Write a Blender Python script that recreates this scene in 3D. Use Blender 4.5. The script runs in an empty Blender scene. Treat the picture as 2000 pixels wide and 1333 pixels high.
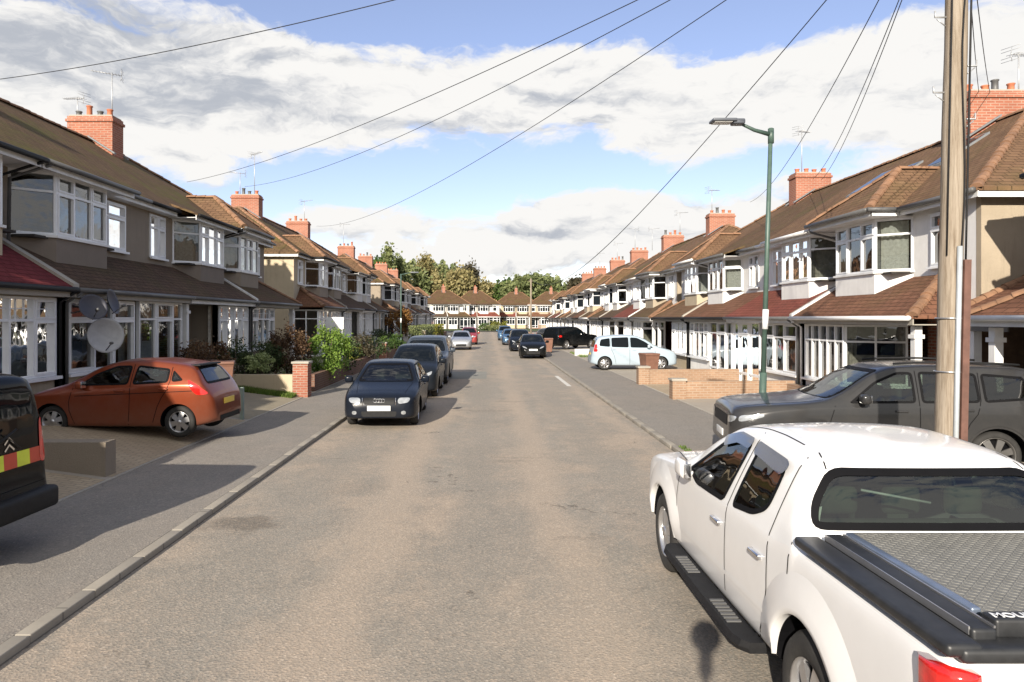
import bpy, bmesh, math, random
import numpy as np
from mathutils import Vector, Matrix
from mathutils.bvhtree import BVHTree
S = bpy.context.scene
COL = S.collection
R = math.radians
F = 1400.0; VX = 952.0; VY = 622.0; CH = 2.5

# ------------------------------------------------------------------ camera
cam = bpy.data.cameras.new('camera'); camo = bpy.data.objects.new('camera', cam); COL.objects.link(camo)
camo.location = (0, 0, CH); camo.rotation_euler = (R(90), 0, 0)
cam.sensor_width = 36; cam.lens = 36*F/2000; cam.shift_x = (1000-VX)/2000; cam.shift_y = -(666.5-VY)/2000
cam.clip_start = 0.1; cam.clip_end = 5000
S.camera = camo
def pix(px, py, d):
    return Vector(((px-VX)*d/F, d, CH-(py-VY)*d/F))

# ------------------------------------------------------------------ light
SUN_EL = R(23.0); SUN_AZ = R(197.0)          # azimuth clockwise from +Y
S.view_settings.view_transform = 'Standard'; S.view_settings.look = 'None'
S.view_settings.exposure = 0.97; S.view_settings.gamma = 1.0
sun = bpy.data.lights.new('sun', 'SUN'); suno = bpy.data.objects.new('sun', sun); COL.objects.link(suno)
sun.energy = 4.3; sun.angle = R(0.53); sun.color = (1.0, 0.91, 0.78)
tosun = Vector((math.sin(SUN_AZ)*math.cos(SUN_EL), math.cos(SUN_AZ)*math.cos(SUN_EL), math.sin(SUN_EL)))
suno.rotation_euler = tosun.to_track_quat('Z', 'Y').to_euler(); suno.location = (0, -20, 30)

W = bpy.data.worlds.new('World'); S.world = W; W.use_nodes = True
nt = W.node_tree; nt.nodes.clear()
def wn(t, **k):
    n = nt.nodes.new(t)
    for a, b in k.items(): setattr(n, a, b)
    return n
def lk(a, b): nt.links.new(a, b)
def wmath(op, a, b=None, c=None, clamp=False):
    n = wn('ShaderNodeMath', operation=op, use_clamp=clamp)
    for i, v in enumerate((a, b, c)):
        if v is None: continue
        if isinstance(v, (int, float)): n.inputs[i].default_value = v
        else: lk(v, n.inputs[i])
    return n.outputs[0]
wout = wn('ShaderNodeOutputWorld'); wbg = wn('ShaderNodeBackground'); wbg.inputs[1].default_value = 0.1
lk(wbg.outputs[0], wout.inputs[0])
sky = wn('ShaderNodeTexSky', sky_type='NISHITA', sun_disc=False, sun_elevation=SUN_EL, sun_rotation=SUN_AZ)
sky.air_density = 1.0; sky.dust_density = 0.25; sky.ozone_density = 2.5
tc = wn('ShaderNodeTexCoord'); sp = wn('ShaderNodeSeparateXYZ'); lk(tc.outputs['Generated'], sp.inputs[0])
az = wmath('ARCTAN2', sp.outputs[0], sp.outputs[1]); el = wmath('ARCSINE', sp.outputs[2])
cb = wn('ShaderNodeCombineXYZ'); lk(az, cb.inputs[0]); lk(el, cb.inputs[1])
def wnoise(vec, scale, det, rough, sx=1, sy=1, off=0.0, dist=0.0):
    m = wn('ShaderNodeMapping'); lk(vec, m.inputs[0]); m.inputs['Scale'].default_value = (sx, sy, 1); m.inputs['Location'].default_value = (off, off*0.7, off)
    n = wn('ShaderNodeTexNoise'); lk(m.outputs[0], n.inputs['Vector'])
    n.inputs['Scale'].default_value = scale; n.inputs['Detail'].default_value = det; n.inputs['Roughness'].default_value = rough; n.inputs['Distortion'].default_value = dist
    return n
warp = wnoise(cb.outputs[0], 5, 5, 0.6, 1, 1.8, 3.1)
wv = wn('ShaderNodeVectorMath', operation='SUBTRACT'); lk(warp.outputs['Color'], wv.inputs[0]); wv.inputs[1].default_value = (.5, .5, .5)
wv2 = wn('ShaderNodeVectorMath', operation='SCALE'); lk(wv.outputs[0], wv2.inputs[0]); wv2.inputs['Scale'].default_value = 0.13
wv3 = wn('ShaderNodeVectorMath', operation='MULTIPLY'); lk(wv2.outputs[0], wv3.inputs[0]); wv3.inputs[1].default_value = (1.2, .55, 0)
wc = wn('ShaderNodeVectorMath', operation='ADD'); lk(cb.outputs[0], wc.inputs[0]); lk(wv3.outputs[0], wc.inputs[1])
def blobs(lst):
    tot = None
    for (px, py, rx, ry, w) in lst:
        a = math.atan2(px-VX, F); h = math.hypot(px-VX, F); e = math.atan2(VY-py, h)
        s = wn('ShaderNodeVectorMath', operation='SUBTRACT'); lk(wc.outputs[0], s.inputs[0]); s.inputs[1].default_value = (a, e, 0)
        m = wn('ShaderNodeVectorMath', operation='MULTIPLY'); lk(s.outputs[0], m.inputs[0]); m.inputs[1].default_value = (F/rx, F/ry, 0)
        d = wn('ShaderNodeVectorMath', operation='DOT_PRODUCT'); lk(m.outputs[0], d.inputs[0]); lk(m.outputs[0], d.inputs[1])
        ex = wmath('POWER', 2.718, wmath('MULTIPLY', d.outputs['Value'], -1.0))
        v = wmath('MULTIPLY', ex, w)
        tot = v if tot is None else wmath('ADD', tot, v)
    return tot
CL = [(120, 40, 420, 110, .85), (330, 165, 330, 70, .9), (120, 200, 300, 80, .8), (560, 200, 220, 80, .8), (560, 290, 330, 55, .5), (1130, 125, 170, 60, .8), (900, 170, 300, 70, .9), (1080, 205, 520, 75, .7),
      (1450, 170, 330, 90, .8), (1700, 220, 300, 110, 1.0), (1960, 130, 200, 120, .8), (1330, 285, 180, 35, .5), (1120, 390, 190, 48, .9), (1060, 460, 330, 48, .9), (700, 430, 170, 50, 1.0), (1010, 525, 420, 40, 1.0),
      (1600, 360, 260, 40, .6), (1400, 440, 250, 60, .9), (330, 300, 160, 50, .6), (720, 30, 120, 25, .25), (1300, 40, 160, 30, .25), (560, 60, 90, 60, .35), (1700, 60, 130, 30, .2), (1050, 15, 420, 50, -1.1), (1650, 10, 300, 50, -.9), (720, 345, 260, 42, -1.3), (1150, 335, 200, 28, -.7), (1450, 345, 180, 30, -.8), (880, 400, 120, 30, -.5), (600, 20, 160, 50, -.7), (1620, 300, 150, 22, -.4)]
DK = [(120, 90, 380, 95, 1.25), (440, 190, 170, 32, .6), (1190, 185, 140, 38, .85), (900, 250, 260, 22, .7), (1080, 465, 180, 16, 1.0), (680, 245, 70, 25, .4), (1690, 235, 160, 35, .3), (1100, 435, 160, 10, .35), (500, 340, 140, 20, .2), (720, 465, 130, 16, .4), (1350, 320, 160, 14, .25)]
dens = blobs(CL); dk = blobs(DK)
fb = wnoise(wc.outputs[0], 7, 10, 0.62, 1, 2.6, 7.7, .3)
fb2 = wnoise(wc.outputs[0], 20, 8, 0.6, 1, 2.2, 1.7, .4)
dd = wmath('ADD', dens, wmath('MULTIPLY', wmath('SUBTRACT', fb.outputs['Fac'], .5), 3.0))
dd = wmath('ADD', dd, wmath('MULTIPLY', wmath('SUBTRACT', fb2.outputs['Fac'], .5), .8))
dd = wmath('ADD', dd, wmath('MULTIPLY', wmath('MAXIMUM', wmath('MULTIPLY', sp.outputs[1], -1.0), 0.0), 1.3))  # extra unseen cloud behind the view, added to lift the fill light
dd = wmath('ADD', dd, wmath('MULTIPLY', wmath('MAXIMUM', wmath('SUBTRACT', el, .62), 0.0), 1.0))  # more cloud added overhead, out of view, for fill light
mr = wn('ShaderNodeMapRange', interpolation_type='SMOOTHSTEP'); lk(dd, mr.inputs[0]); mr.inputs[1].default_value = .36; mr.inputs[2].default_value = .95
fbu = wn('ShaderNodeVectorMath', operation='ADD'); lk(wc.outputs[0], fbu.inputs[0]); fbu.inputs[1].default_value = (-.01, .018, 0)
fbs = wnoise(fbu.outputs[0], 7, 10, 0.62, 1, 2.6, 7.7, .3)
cloud_shade = wmath('MULTIPLY', wmath('SUBTRACT', fbs.outputs['Fac'], fb.outputs['Fac']), 4.5)  # shaded cloud sides put into the colour by offset noise
dk = wmath('ADD', dk, cloud_shade)
gr = wmath('ADD', dk, wmath('MULTIPLY', wmath('SUBTRACT', fb2.outputs['Fac'], .5), 1.1))
gr = wmath('ADD', gr, wmath('MULTIPLY', wmath('SUBTRACT', fb.outputs['Fac'], .52), .7))
mr2 = wn('ShaderNodeMapRange', interpolation_type='SMOOTHSTEP'); lk(gr, mr2.inputs[0]); mr2.inputs[1].default_value = .08; mr2.inputs[2].default_value = 1.5
cc = wn('ShaderNodeMix', data_type='RGBA'); lk(mr2.outputs[0], cc.inputs['Factor'])
CB = 4.9
cc.inputs['A'].default_value = (CB, CB*.985, CB*.96, 1); cc.inputs['B'].default_value = (CB*.52, CB*.55, CB*.61, 1)
skm = wn('ShaderNodeMix', data_type='RGBA', blend_type='MULTIPLY'); skm.inputs['Factor'].default_value = 1; lk(sky.outputs[0], skm.inputs['A']); skm.inputs['B'].default_value = (1.02, .86, .92, 1)
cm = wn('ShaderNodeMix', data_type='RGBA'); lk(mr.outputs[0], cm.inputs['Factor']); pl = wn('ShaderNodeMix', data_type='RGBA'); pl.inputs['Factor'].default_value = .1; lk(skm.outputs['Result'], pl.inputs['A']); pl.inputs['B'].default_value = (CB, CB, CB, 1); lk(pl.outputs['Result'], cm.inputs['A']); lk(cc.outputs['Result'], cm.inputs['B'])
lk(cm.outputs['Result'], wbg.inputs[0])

# ------------------------------------------------------------------ materials
MATS = {}
class NT:
    def __init__(s, name):
        s.m = bpy.data.materials.new(name); s.m.use_nodes = True; s.t = s.m.node_tree
        s.b = s.t.nodes['Principled BSDF']; s.out = s.t.nodes['Material Output']
    def n(s, t, **k):
        n = s.t.nodes.new(t)
        for a, b in k.items(): setattr(n, a, b)
        return n
    def l(s, a, b): s.t.links.new(a, b)
    def co(s, kind='Object', scale=(1, 1, 1)):
        if kind == 'UV': c = s.n('ShaderNodeUVMap').outputs[0]
        elif kind == 'World': c = s.n('ShaderNodeNewGeometry').outputs['Position']
        else: c = s.n('ShaderNodeTexCoord').outputs[kind]
        m = s.n('ShaderNodeMapping'); s.l(c, m.inputs[0]); m.inputs['Scale'].default_value = scale
        return m.outputs[0]
    def noise(s, vec, scale, det=4, rough=.55, dist=0):
        n = s.n('ShaderNodeTexNoise'); s.l(vec, n.inputs['Vector'])
        n.inputs['Scale'].default_value = scale; n.inputs['Detail'].default_value = det; n.inputs['Roughness'].default_value = rough; n.inputs['Distortion'].default_value = dist
        return n.outputs['Fac']
    def ramp(s, fac, stops):
        r = s.n('ShaderNodeValToRGB'); s.l(fac, r.inputs[0]); e = r.color_ramp.elements
        e[0].position, e[0].color = stops[0][0], c4(stops[0][1]); e[1].position, e[1].color = stops[-1][0], c4(stops[-1][1])
        for p, c in stops[1:-1]:
            x = e.new(p); x.color = c4(c)
        return r.outputs[0]
    def mix(s, f, a, b, mode='MIX'):
        m = s.n('ShaderNodeMix', data_type='RGBA', blend_type=mode)
        for v, k in ((f, 'Factor'), (a, 'A'), (b, 'B')):
            if isinstance(v, (int, float)): m.inputs[k].default_value = v
            elif isinstance(v, tuple): m.inputs[k].default_value = c4(v)
            else: s.l(v, m.inputs[k])
        return m.outputs['Result']
    def math(s, op, a, b=0.0):
        m = s.n('ShaderNodeMath', operation=op)
        for i, v in enumerate((a, b)):
            if isinstance(v, (int, float)): m.inputs[i].default_value = v
            else: s.l(v, m.inputs[i])
        return m.outputs[0]
    def bump(s, h, strength=.4, dist=.02, base=None):
        b = s.n('ShaderNodeBump'); s.l(h, b.inputs['Height']); b.inputs['Strength'].default_value = strength; b.inputs['Distance'].default_value = dist
        if base is not None: s.l(base, b.inputs['Normal'])
        s.l(b.outputs[0], s.b.inputs['Normal']); return b.outputs[0]
    def base(s, c):
        if isinstance(c, tuple): s.b.inputs['Base Color'].default_value = c4(c)
        else: s.l(c, s.b.inputs['Base Color'])
    def set(s, **k):
        for a, v in k.items():
            s.b.inputs[{'rough': 'Roughness', 'metal': 'Metallic', 'coat': 'Coat Weight', 'coatr': 'Coat Roughness', 'spec': 'Specular IOR Level', 'trans': 'Transmission Weight'}[a]].default_value = v
def c4(c): return tuple(c) if len(c) == 4 else (c[0], c[1], c[2], 1)

def plain(name, col, rough=.6, metal=0, var=.12, scale=6, coat=0, spec=.5, bump=0):
    if name in MATS: return MATS[name]
    m = NT(name); v = m.co('Object')
    f = m.noise(v, scale, 5, .6)
    m.base(m.ramp(f, [(.3, tuple(c*(1-var) for c in col)), (.7, tuple(min(1, c*(1+var)) for c in col))]))
    m.set(rough=rough, metal=metal, coat=coat, spec=spec)
    if bump: m.bump(m.noise(v, scale*12, 3), bump, .01)
    MATS[name] = m.m; return m.m
def render_mat(name, col, grit=.5, dirt=(.16, .14, .11), da=.35):
    if name in MATS: return MATS[name]
    m = NT(name); v = m.co('World')
    f = m.noise(v, 1.3, 6, .65); g = m.noise(v, 90, 2, .7); st = m.noise(m.co('World', (3.5, 3.5, .35)), 1.6, 6, .7)
    c = m.ramp(f, [(.25, tuple(x*.88 for x in col)), (.75, tuple(min(1, x*1.08) for x in col))])
    c = m.mix(m.math('MULTIPLY', g, .35), c, tuple(x*.6 for x in col))
    c = m.mix(m.math('MULTIPLY', m.ramp(st, [(.52, (0, 0, 0)), (.78, (1, 1, 1))]), da), c, dirt)
    m.base(c); m.set(rough=.9, spec=.25); m.bump(g, grit, .012)
    MATS[name] = m.m; return m.m
def brick_mat(name, c1, c2, mortar, bw=.225, bh=.075, ms=.012, rot=False, moss=0, bump=.6):
    if name in MATS: return MATS[name]
    m = NT(name); v = m.co('UV')
    b = m.n('ShaderNodeTexBrick'); m.l(v, b.inputs['Vector'])
    b.inputs['Scale'].default_value = 1; b.inputs['Brick Width'].default_value = bw; b.inputs['Row Height'].default_value = bh; b.inputs['Mortar Size'].default_value = ms
    b.inputs['Color1'].default_value = c4(c1); b.inputs['Color2'].default_value = c4(c2); b.inputs['Mortar'].default_value = c4(mortar); b.inputs['Bias'].default_value = 0
    w = m.co('World'); f = m.noise(w, 1.1, 6, .65)
    c = m.mix(m.ramp(f, [(.35, (.0, .0, .0)), (.7, (.5, .5, .5))]), b.outputs['Color'], tuple(x*.45 for x in c1))
    c = m.mix(m.math('MULTIPLY', m.noise(w, 25, 4, .7), .35), c, tuple(min(1, x*1.5) for x in c2))
    m.base(c); m.set(rough=.9, spec=.2); m.bump(b.outputs['Fac'], -bump if bump > 0 else 0, .008)
    MATS[name] = m.m; return m.m
def tile_mat(name, c1, c2, moss=.2, mosscol=(.075, .085, .02), bw=.26, bh=.15):
    if name in MATS: return MATS[name]
    m = NT(name); v = m.co('UV'); w = m.co('World')
    # small uneven shift so courses do not look ruled
    b = m.n('ShaderNodeTexBrick'); m.l(v, b.inputs['Vector'])
    b.inputs['Scale'].default_value = 1; b.inputs['Brick Width'].default_value = bw; b.inputs['Row Height'].default_value = bh; b.inputs['Mortar Size'].default_value = .012; b.inputs['Mortar Smooth'].default_value = .3
    b.inputs['Color1'].default_value = c4(c1); b.inputs['Color2'].default_value = c4(c2); b.inputs['Mortar'].default_value = c4(tuple(x*.28 for x in c1))
    sx = m.n('ShaderNodeSeparateXYZ'); m.l(v, sx.inputs[0])
    saw = m.math('FRACT', m.math('DIVIDE', sx.outputs[1], bh))
    f = m.noise(w, 1.0, 7, .68); f2 = m.noise(w, 4.5, 6, .7); f3 = m.noise(w, 30, 3, .7)
    c = b.outputs['Color']
    c = m.mix(m.math('MULTIPLY', f3, .5), c, tuple(x*.5 for x in c1))
    c = m.mix(m.ramp(f, [(.42, (0, 0, 0)), (.68, (.55, .55, .55))]), c, tuple(x*.55 for x in c2))
    c = m.mix(m.ramp(f2, [(.55, (0, 0, 0)), (.72, (.35, .35, .35))]), c, tuple(min(1, x*1.35+.02) for x in c1))
    mm = m.math('MULTIPLY', m.ramp(m.noise(m.co('World', (1, 1, 1.6)), .55, 7, .72), [(.48, (0, 0, 0)), (.66, (1, 1, 1))]), moss)
    c = m.mix(mm, c, mosscol)
    m.base(c); m.set(rough=.92, spec=.18)
    h = m.math('ADD', m.math('MULTIPLY', saw, -.8), m.math('MULTIPLY', b.outputs['Fac'], -.6))
    n1 = m.bump(h, .75, .025); m.bump(f3, .5, .02, n1)
    MATS[name] = m.m; return m.m
def paint(name, col, metal=.0, rough=.28, flake=0, coat=.35, dirt=.1, spec=.3):
    if name in MATS: return MATS[name]
    m = NT(name); v = m.co('Object')
    c = m.mix(m.math('MULTIPLY', m.ramp(m.noise(v, 2.2, 5, .7), [(.45, (0, 0, 0)), (.8, (1, 1, 1))]), dirt), tuple(col), (.23, .2, .16))
    if dirt:
        sx = m.n('ShaderNodeSeparateXYZ'); m.l(v, sx.inputs[0])
        lo = m.math('MULTIPLY', m.ramp(sx.outputs[2], [(.25, (1, 1, 1)), (.75, (0, 0, 0))]), min(.6, dirt*2.5))
        lo = m.math('MULTIPLY', lo, m.math('ADD', m.noise(v, 5, 5, .7), .2))
        c = m.mix(lo, c, (.22, .19, .15))
    m.base(c); m.set(rough=rough, metal=metal, coat=coat, coatr=.08, spec=spec)
    MATS[name] = m.m; return m.m
def glass_mat(name, tint=(.6, .65, .65), refl=1.0, alpha=.85):
    if name in MATS: return MATS[name]
    m = NT(name)
    tr = m.n('ShaderNodeBsdfTransparent'); tr.inputs[0].default_value = c4(tuple(x*alpha for x in tint))
    gl = m.n('ShaderNodeBsdfGlossy'); gl.inputs['Roughness'].default_value = .015; gl.inputs['Color'].default_value = (1, 1, 1, 1)
    bp = m.n('ShaderNodeBump'); m.l(m.noise(m.co('World'), 1.7, 2, .5), bp.inputs['Height']); bp.inputs['Strength'].default_value = .12; bp.inputs['Distance'].default_value = .06; m.l(bp.outputs[0], gl.inputs['Normal'])
    fr = m.n('ShaderNodeFresnel'); fr.inputs[0].default_value = 1.5
    f = m.math('MINIMUM', m.math('ADD', m.math('MULTIPLY', fr.outputs[0], 1.6*refl), .05), 1.0)
    mx = m.n('ShaderNodeMixShader'); m.l(f, mx.inputs[0]); m.l(tr.outputs[0], mx.inputs[1]); m.l(gl.outputs[0], mx.inputs[2])
    m.l(mx.outputs[0], m.out.inputs[0]); MATS[name] = m.m; return m.m
def darkglass(name, col=(.012, .016, .02)):
    if name in MATS: return MATS[name]
    m = NT(name); m.base(col); m.set(rough=.04, spec=.22, coat=.0)
    m.bump(m.noise(m.co('World'), 2.3, 2, .5), .1, .05)
    MATS[name] = m.m; return m.m
def leaf_mat(name, stops, rough=.6):
    if name in MATS: return MATS[name]
    m = NT(name); a = m.n('ShaderNodeAttribute'); a.attribute_name = 'tint'
    m.base(m.ramp(a.outputs['Fac'], stops)); m.set(rough=rough, spec=.3)
    tr = m.n('ShaderNodeBsdfTranslucent'); m.l(m.b.inputs['Base Color'].links[0].from_socket, tr.inputs[0])
    mx = m.n('ShaderNodeMixShader'); mx.inputs[0].default_value = .3; m.l(m.b.outputs[0], mx.inputs[1]); m.l(tr.outputs[0], mx.inputs[2]); m.l(mx.outputs[0], m.out.inputs[0])
    MATS[name] = m.m; return m.m

WHITE = plain('white_frame', (.74, .75, .76), .35, var=.05, scale=3)
UPVC = plain('upvc_trim', (.7, .7, .69), .5, var=.1, scale=2)
DARKT = plain('dark_trim', (.005, .005, .006), .6, spec=.1)
BLACKP = plain('black_plastic', (.012, .012, .013), .6, var=.25, scale=20, bump=.15, spec=.25)
RUBBER = plain('tyre_rubber', (.022, .021, .02), .85, var=.3, scale=9, bump=.3)
GREYPL = plain('grey_plastic', (.1, .1, .1), .5)
ALLOY = plain('alloy', (.55, .55, .56), .3, .85, var=.08)
CHROME = plain('chrome', (.75, .75, .76), .12, 1.0, var=.03)
GLASS = glass_mat('window_glass', (.62, .66, .66))
GLASSF = darkglass('far_window_glass')
CGLASS = glass_mat('car_glass', (.42, .5, .44), .45, .75)
CGLASSD = darkglass('dark_car_glass', (.004, .006, .008))
NET = plain('net_curtain', (.62, .6, .54), .9, var=.18, scale=14)
CURT = plain('beige_curtain', (.36, .33, .27), .9, var=.3, scale=9)
ROOMD = plain('room_dark', (.035, .03, .026), .9, var=.4)  # near-black: dimness of unlit rooms put into the wall colour
BRICKR = brick_mat('red_brick', (.34, .12, .075), (.24, .085, .055), (.33, .29, .24))
BRICKC = brick_mat('chimney_brick', (.38, .14, .085), (.27, .1, .065), (.36, .28, .22))
BRICKB = brick_mat('buff_brick', (.33, .215, .14), (.25, .155, .1), (.34, .28, .22))
TERRA = plain('clay_pot', (.42, .14, .07), .8, var=.3)
CONC = render_mat('concrete', (.4, .37, .32), .5)
LEAD = plain('lead_grey', (.16, .17, .18), .6)
RENDL = render_mat('pebbledash_grey', (.3, .25, .195), .9)
RENDL2 = render_mat('pebbledash_brown', (.24, .2, .165), .9)
RENDS = render_mat('beige_pebbledash', (.4, .335, .25), 1.0, da=.5)
RENDC = render_mat('cream_render', (.5, .42, .3), .5)
RENDW = render_mat('white_render', (.8, .79, .765), .3, da=.18)
RENDW2 = render_mat('offwhite_render', (.68, .65, .6), .4, da=.25)
T_BR = tile_mat('brown_tiles', (.155, .095, .055), (.12, .07, .04), .35)
T_BRM = tile_mat('mossy_brown_tiles', (.16, .1, .055), (.12, .076, .042), .8, (.1, .095, .022))
T_OR = tile_mat('orange_brown_tiles', (.21, .125, .072), (.16, .092, .054), .22)
T_RD = tile_mat('red_tiles', (.25, .075, .055), (.19, .06, .044), .08)
T_RD2 = tile_mat('rusty_tiles', (.22, .105, .065), (.165, .078, .048), .15)
T_DK = tile_mat('dark_tiles', (.13, .08, .055), (.095, .06, .042), .2)
T_MAR = tile_mat('maroon_felt', (.2, .035, .04), (.17, .03, .035), .03)
RIDGE = plain('ridge_clay', (.22, .12, .068), .9, var=.35, scale=3)
ROOFM = {'br': T_BR, 'brm': T_BRM, 'or': T_OR, 'rd': T_RD, 'rd2': T_RD2, 'dk': T_DK, 'mar': T_MAR}
BARK = plain('bark', (.09, .07, .05), .9, var=.4, scale=7, bump=.6)

# ------------------------------------------------------------------ object helpers
ORI = {}
class MB:
    def __init__(s): s.v = []; s.f = []; s.mi = []; s.t = []; s.sm = []
    def face(s, pts, mi=0, sm=False, tint=0.5):
        i = len(s.v); s.v += [tuple(p) for p in pts]; s.f.append(tuple(range(i, i+len(pts)))); s.mi.append(mi); s.t.append(tint); s.sm.append(sm)
    def idx(s, verts, faces, mi=0, sm=True, tint=.5):
        i = len(s.v); s.v += [tuple(p) for p in verts]
        for f in faces: s.f.append(tuple(i+k for k in f)); s.mi.append(mi); s.t.append(tint); s.sm.append(sm)
    def obox(s, o, a, b, c, mi=0):
        o, a, b, c = Vector(o), Vector(a), Vector(b), Vector(c)
        p = [o, o+a, o+a+b, o+b, o+c, o+a+c, o+a+b+c, o+b+c]
        s.idx(p, [(0, 3, 2, 1), (4, 5, 6, 7), (0, 1, 5, 4), (1, 2, 6, 5), (2, 3, 7, 6), (3, 0, 4, 7)], mi, False)
    def box(s, x0, x1, y0, y1, z0, z1, mi=0):
        s.obox((x0, y0, z0), (x1-x0, 0, 0), (0, y1-y0, 0), (0, 0, z1-z0), mi)
    def rbox(s, x0, x1, y0, y1, z0, z1, b=.02, mi=0):
        bm = bmesh.new(); bmesh.ops.create_cube(bm, size=1)
        for v in bm.verts:
            v.co = Vector(((x0+x1)/2+v.co.x*(x1-x0), (y0+y1)/2+v.co.y*(y1-y0), (z0+z1)/2+v.co.z*(z1-z0)))
        bmesh.ops.bevel(bm, geom=bm.edges[:], offset=b, segments=3, profile=.5, affect='EDGES')
        s.idx([v.co.copy() for v in bm.verts], [[v.index for v in f.verts] for f in bm.faces], mi, True); bm.free()
    def slab(s, poly, down=(0, 0, -.08), mi=0):
        p = [Vector(q) for q in poly]; d = Vector(down); n = len(p)
        s.idx(p+[q+d for q in p], [tuple(range(n)), tuple(range(2*n-1, n-1, -1))]+[(i, n+i, n+(i+1) % n, (i+1) % n) for i in range(n)], mi, False)
    def tube(s, pts, r, n=8, mi=0, cap=True):
        pts = [Vector(p) for p in pts]; rs = r if isinstance(r, (list, tuple)) else [r]*len(pts)
        vs = []; prev = None
        for i, p in enumerate(pts):
            d = (pts[min(i+1, len(pts)-1)]-pts[max(i-1, 0)])
            if d.length < 1e-9: d = Vector((0, 0, 1))
            d.normalize()
            a = Vector((0, 0, 1)) if abs(d.z) < .9 else Vector((1, 0, 0))
            if prev is not None and abs(prev.dot(d)) < .95: a = prev
            u = (a-d*a.dot(d)).normalized(); w = d.cross(u); prev = u
            for k in range(n):
                t = 2*math.pi*k/n; vs.append(p+(u*math.cos(t)+w*math.sin(t))*rs[i])
        fs = [(i*n+k, i*n+(k+1) % n, (i+1)*n+(k+1) % n, (i+1)*n+k) for i in range(len(pts)-1) for k in range(n)]
        if cap: fs += [tuple(range(n-1, -1, -1)), tuple((len(pts)-1)*n+k for k in range(n))]
        s.idx(vs, fs, mi, True)
    def lathe(s, prof, o, ax, n=24, mi=0, sm=True):
        o = Vector(o); ax = Vector(ax).normalized(); a = Vector((0, 0, 1)) if abs(ax.z) < .9 else Vector((1, 0, 0))
        u = (a-ax*a.dot(ax)).normalized(); w = ax.cross(u); vs = []
        for (r, h) in prof:
            for k in range(n):
                t = 2*math.pi*k/n; vs.append(o+ax*h+(u*math.cos(t)+w*math.sin(t))*r)
        s.idx(vs, [(i*n+k, i*n+(k+1) % n, (i+1)*n+(k+1) % n, (i+1)*n+k) for i in range(len(prof)-1) for k in range(n)], mi, sm)
    def build(s, name, mat, parent=None, org=None, uv=True, recalc=True):
        if org is None: org = ORI.get(parent.name, Vector((0, 0, 0))) if parent else Vector((0, 0, 0))
        org = Vector(org)
        me = bpy.data.meshes.new(name); V = [(p[0]-org.x, p[1]-org.y, p[2]-org.z) for p in s.v]
        me.from_pydata(V, [], s.f)
        mats = mat if isinstance(mat, (list, tuple)) else [mat]
        for m in mats: me.materials.append(m)
        me.polygons.foreach_set('material_index', s.mi); me.polygons.foreach_set('use_smooth', s.sm)
        if recalc and len(s.f) < 30000:
            bm = bmesh.new(); bm.from_mesh(me); bmesh.ops.recalc_face_normals(bm, faces=bm.faces[:]); bm.to_mesh(me); bm.free()
        if any(t != .5 for t in s.t):
            at = me.attributes.new('tint', 'FLOAT', 'FACE'); at.data.foreach_set('value', s.t)
        if uv: metric_uv(me, org)
        o = bpy.data.objects.new(name, me); COL.objects.link(o)
        if parent: o.parent = parent; ORI[o.name] = org
        else: o.location = org; ORI[o.name] = org
        return o
def metric_uv(me, org):
    uvl = me.uv_layers.new(name='UVMap'); co = np.empty(len(uvl.data)*2, dtype=np.float32); Z = Vector((0, 0, 1))
    for p in me.polygons:
        n = p.normal
        if abs(n.z) > .98: u = Vector((1, 0, 0)); v = Vector((0, 1, 0))
        else:
            u = Z.cross(n); u.normalize(); v = n.cross(u)
            if v.z < 0: v = -v
        for li in p.loop_indices:
            q = me.vertices[me.loops[li].vertex_index].co+org
            co[2*li] = q.dot(u); co[2*li+1] = q.dot(v)
    uvl.data.foreach_set('uv', co)
def tag(o, label=None, cat=None, group=None, kind=None):
    if label: o['label'] = label
    if cat: o['category'] = cat
    if group: o['group'] = group
    if kind: o['kind'] = kind
    return o
def empty(name, loc, rz=0):
    o = bpy.data.objects.new(name, None); COL.objects.link(o); o.location = loc; o.rotation_euler = (0, 0, rz); o.empty_display_size = .3
    ORI[o.name] = Vector(loc); return o
def kids(o): return [c for c in bpy.data.objects if c.parent == o]
def copy_tree(o, loc=None, rz=None, parent=None):
    c = o.copy(); COL.objects.link(c); c.parent = parent
    if loc is not None: c.location = loc
    if rz is not None: c.rotation_euler = (0, 0, rz)
    for ch in list(o.children): copy_tree(ch, parent=c)
    return c
def struct(name, mb, mat, org=None, uv=True):
    return tag(mb.build(name, mat, None, org, uv), kind='structure')

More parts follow.
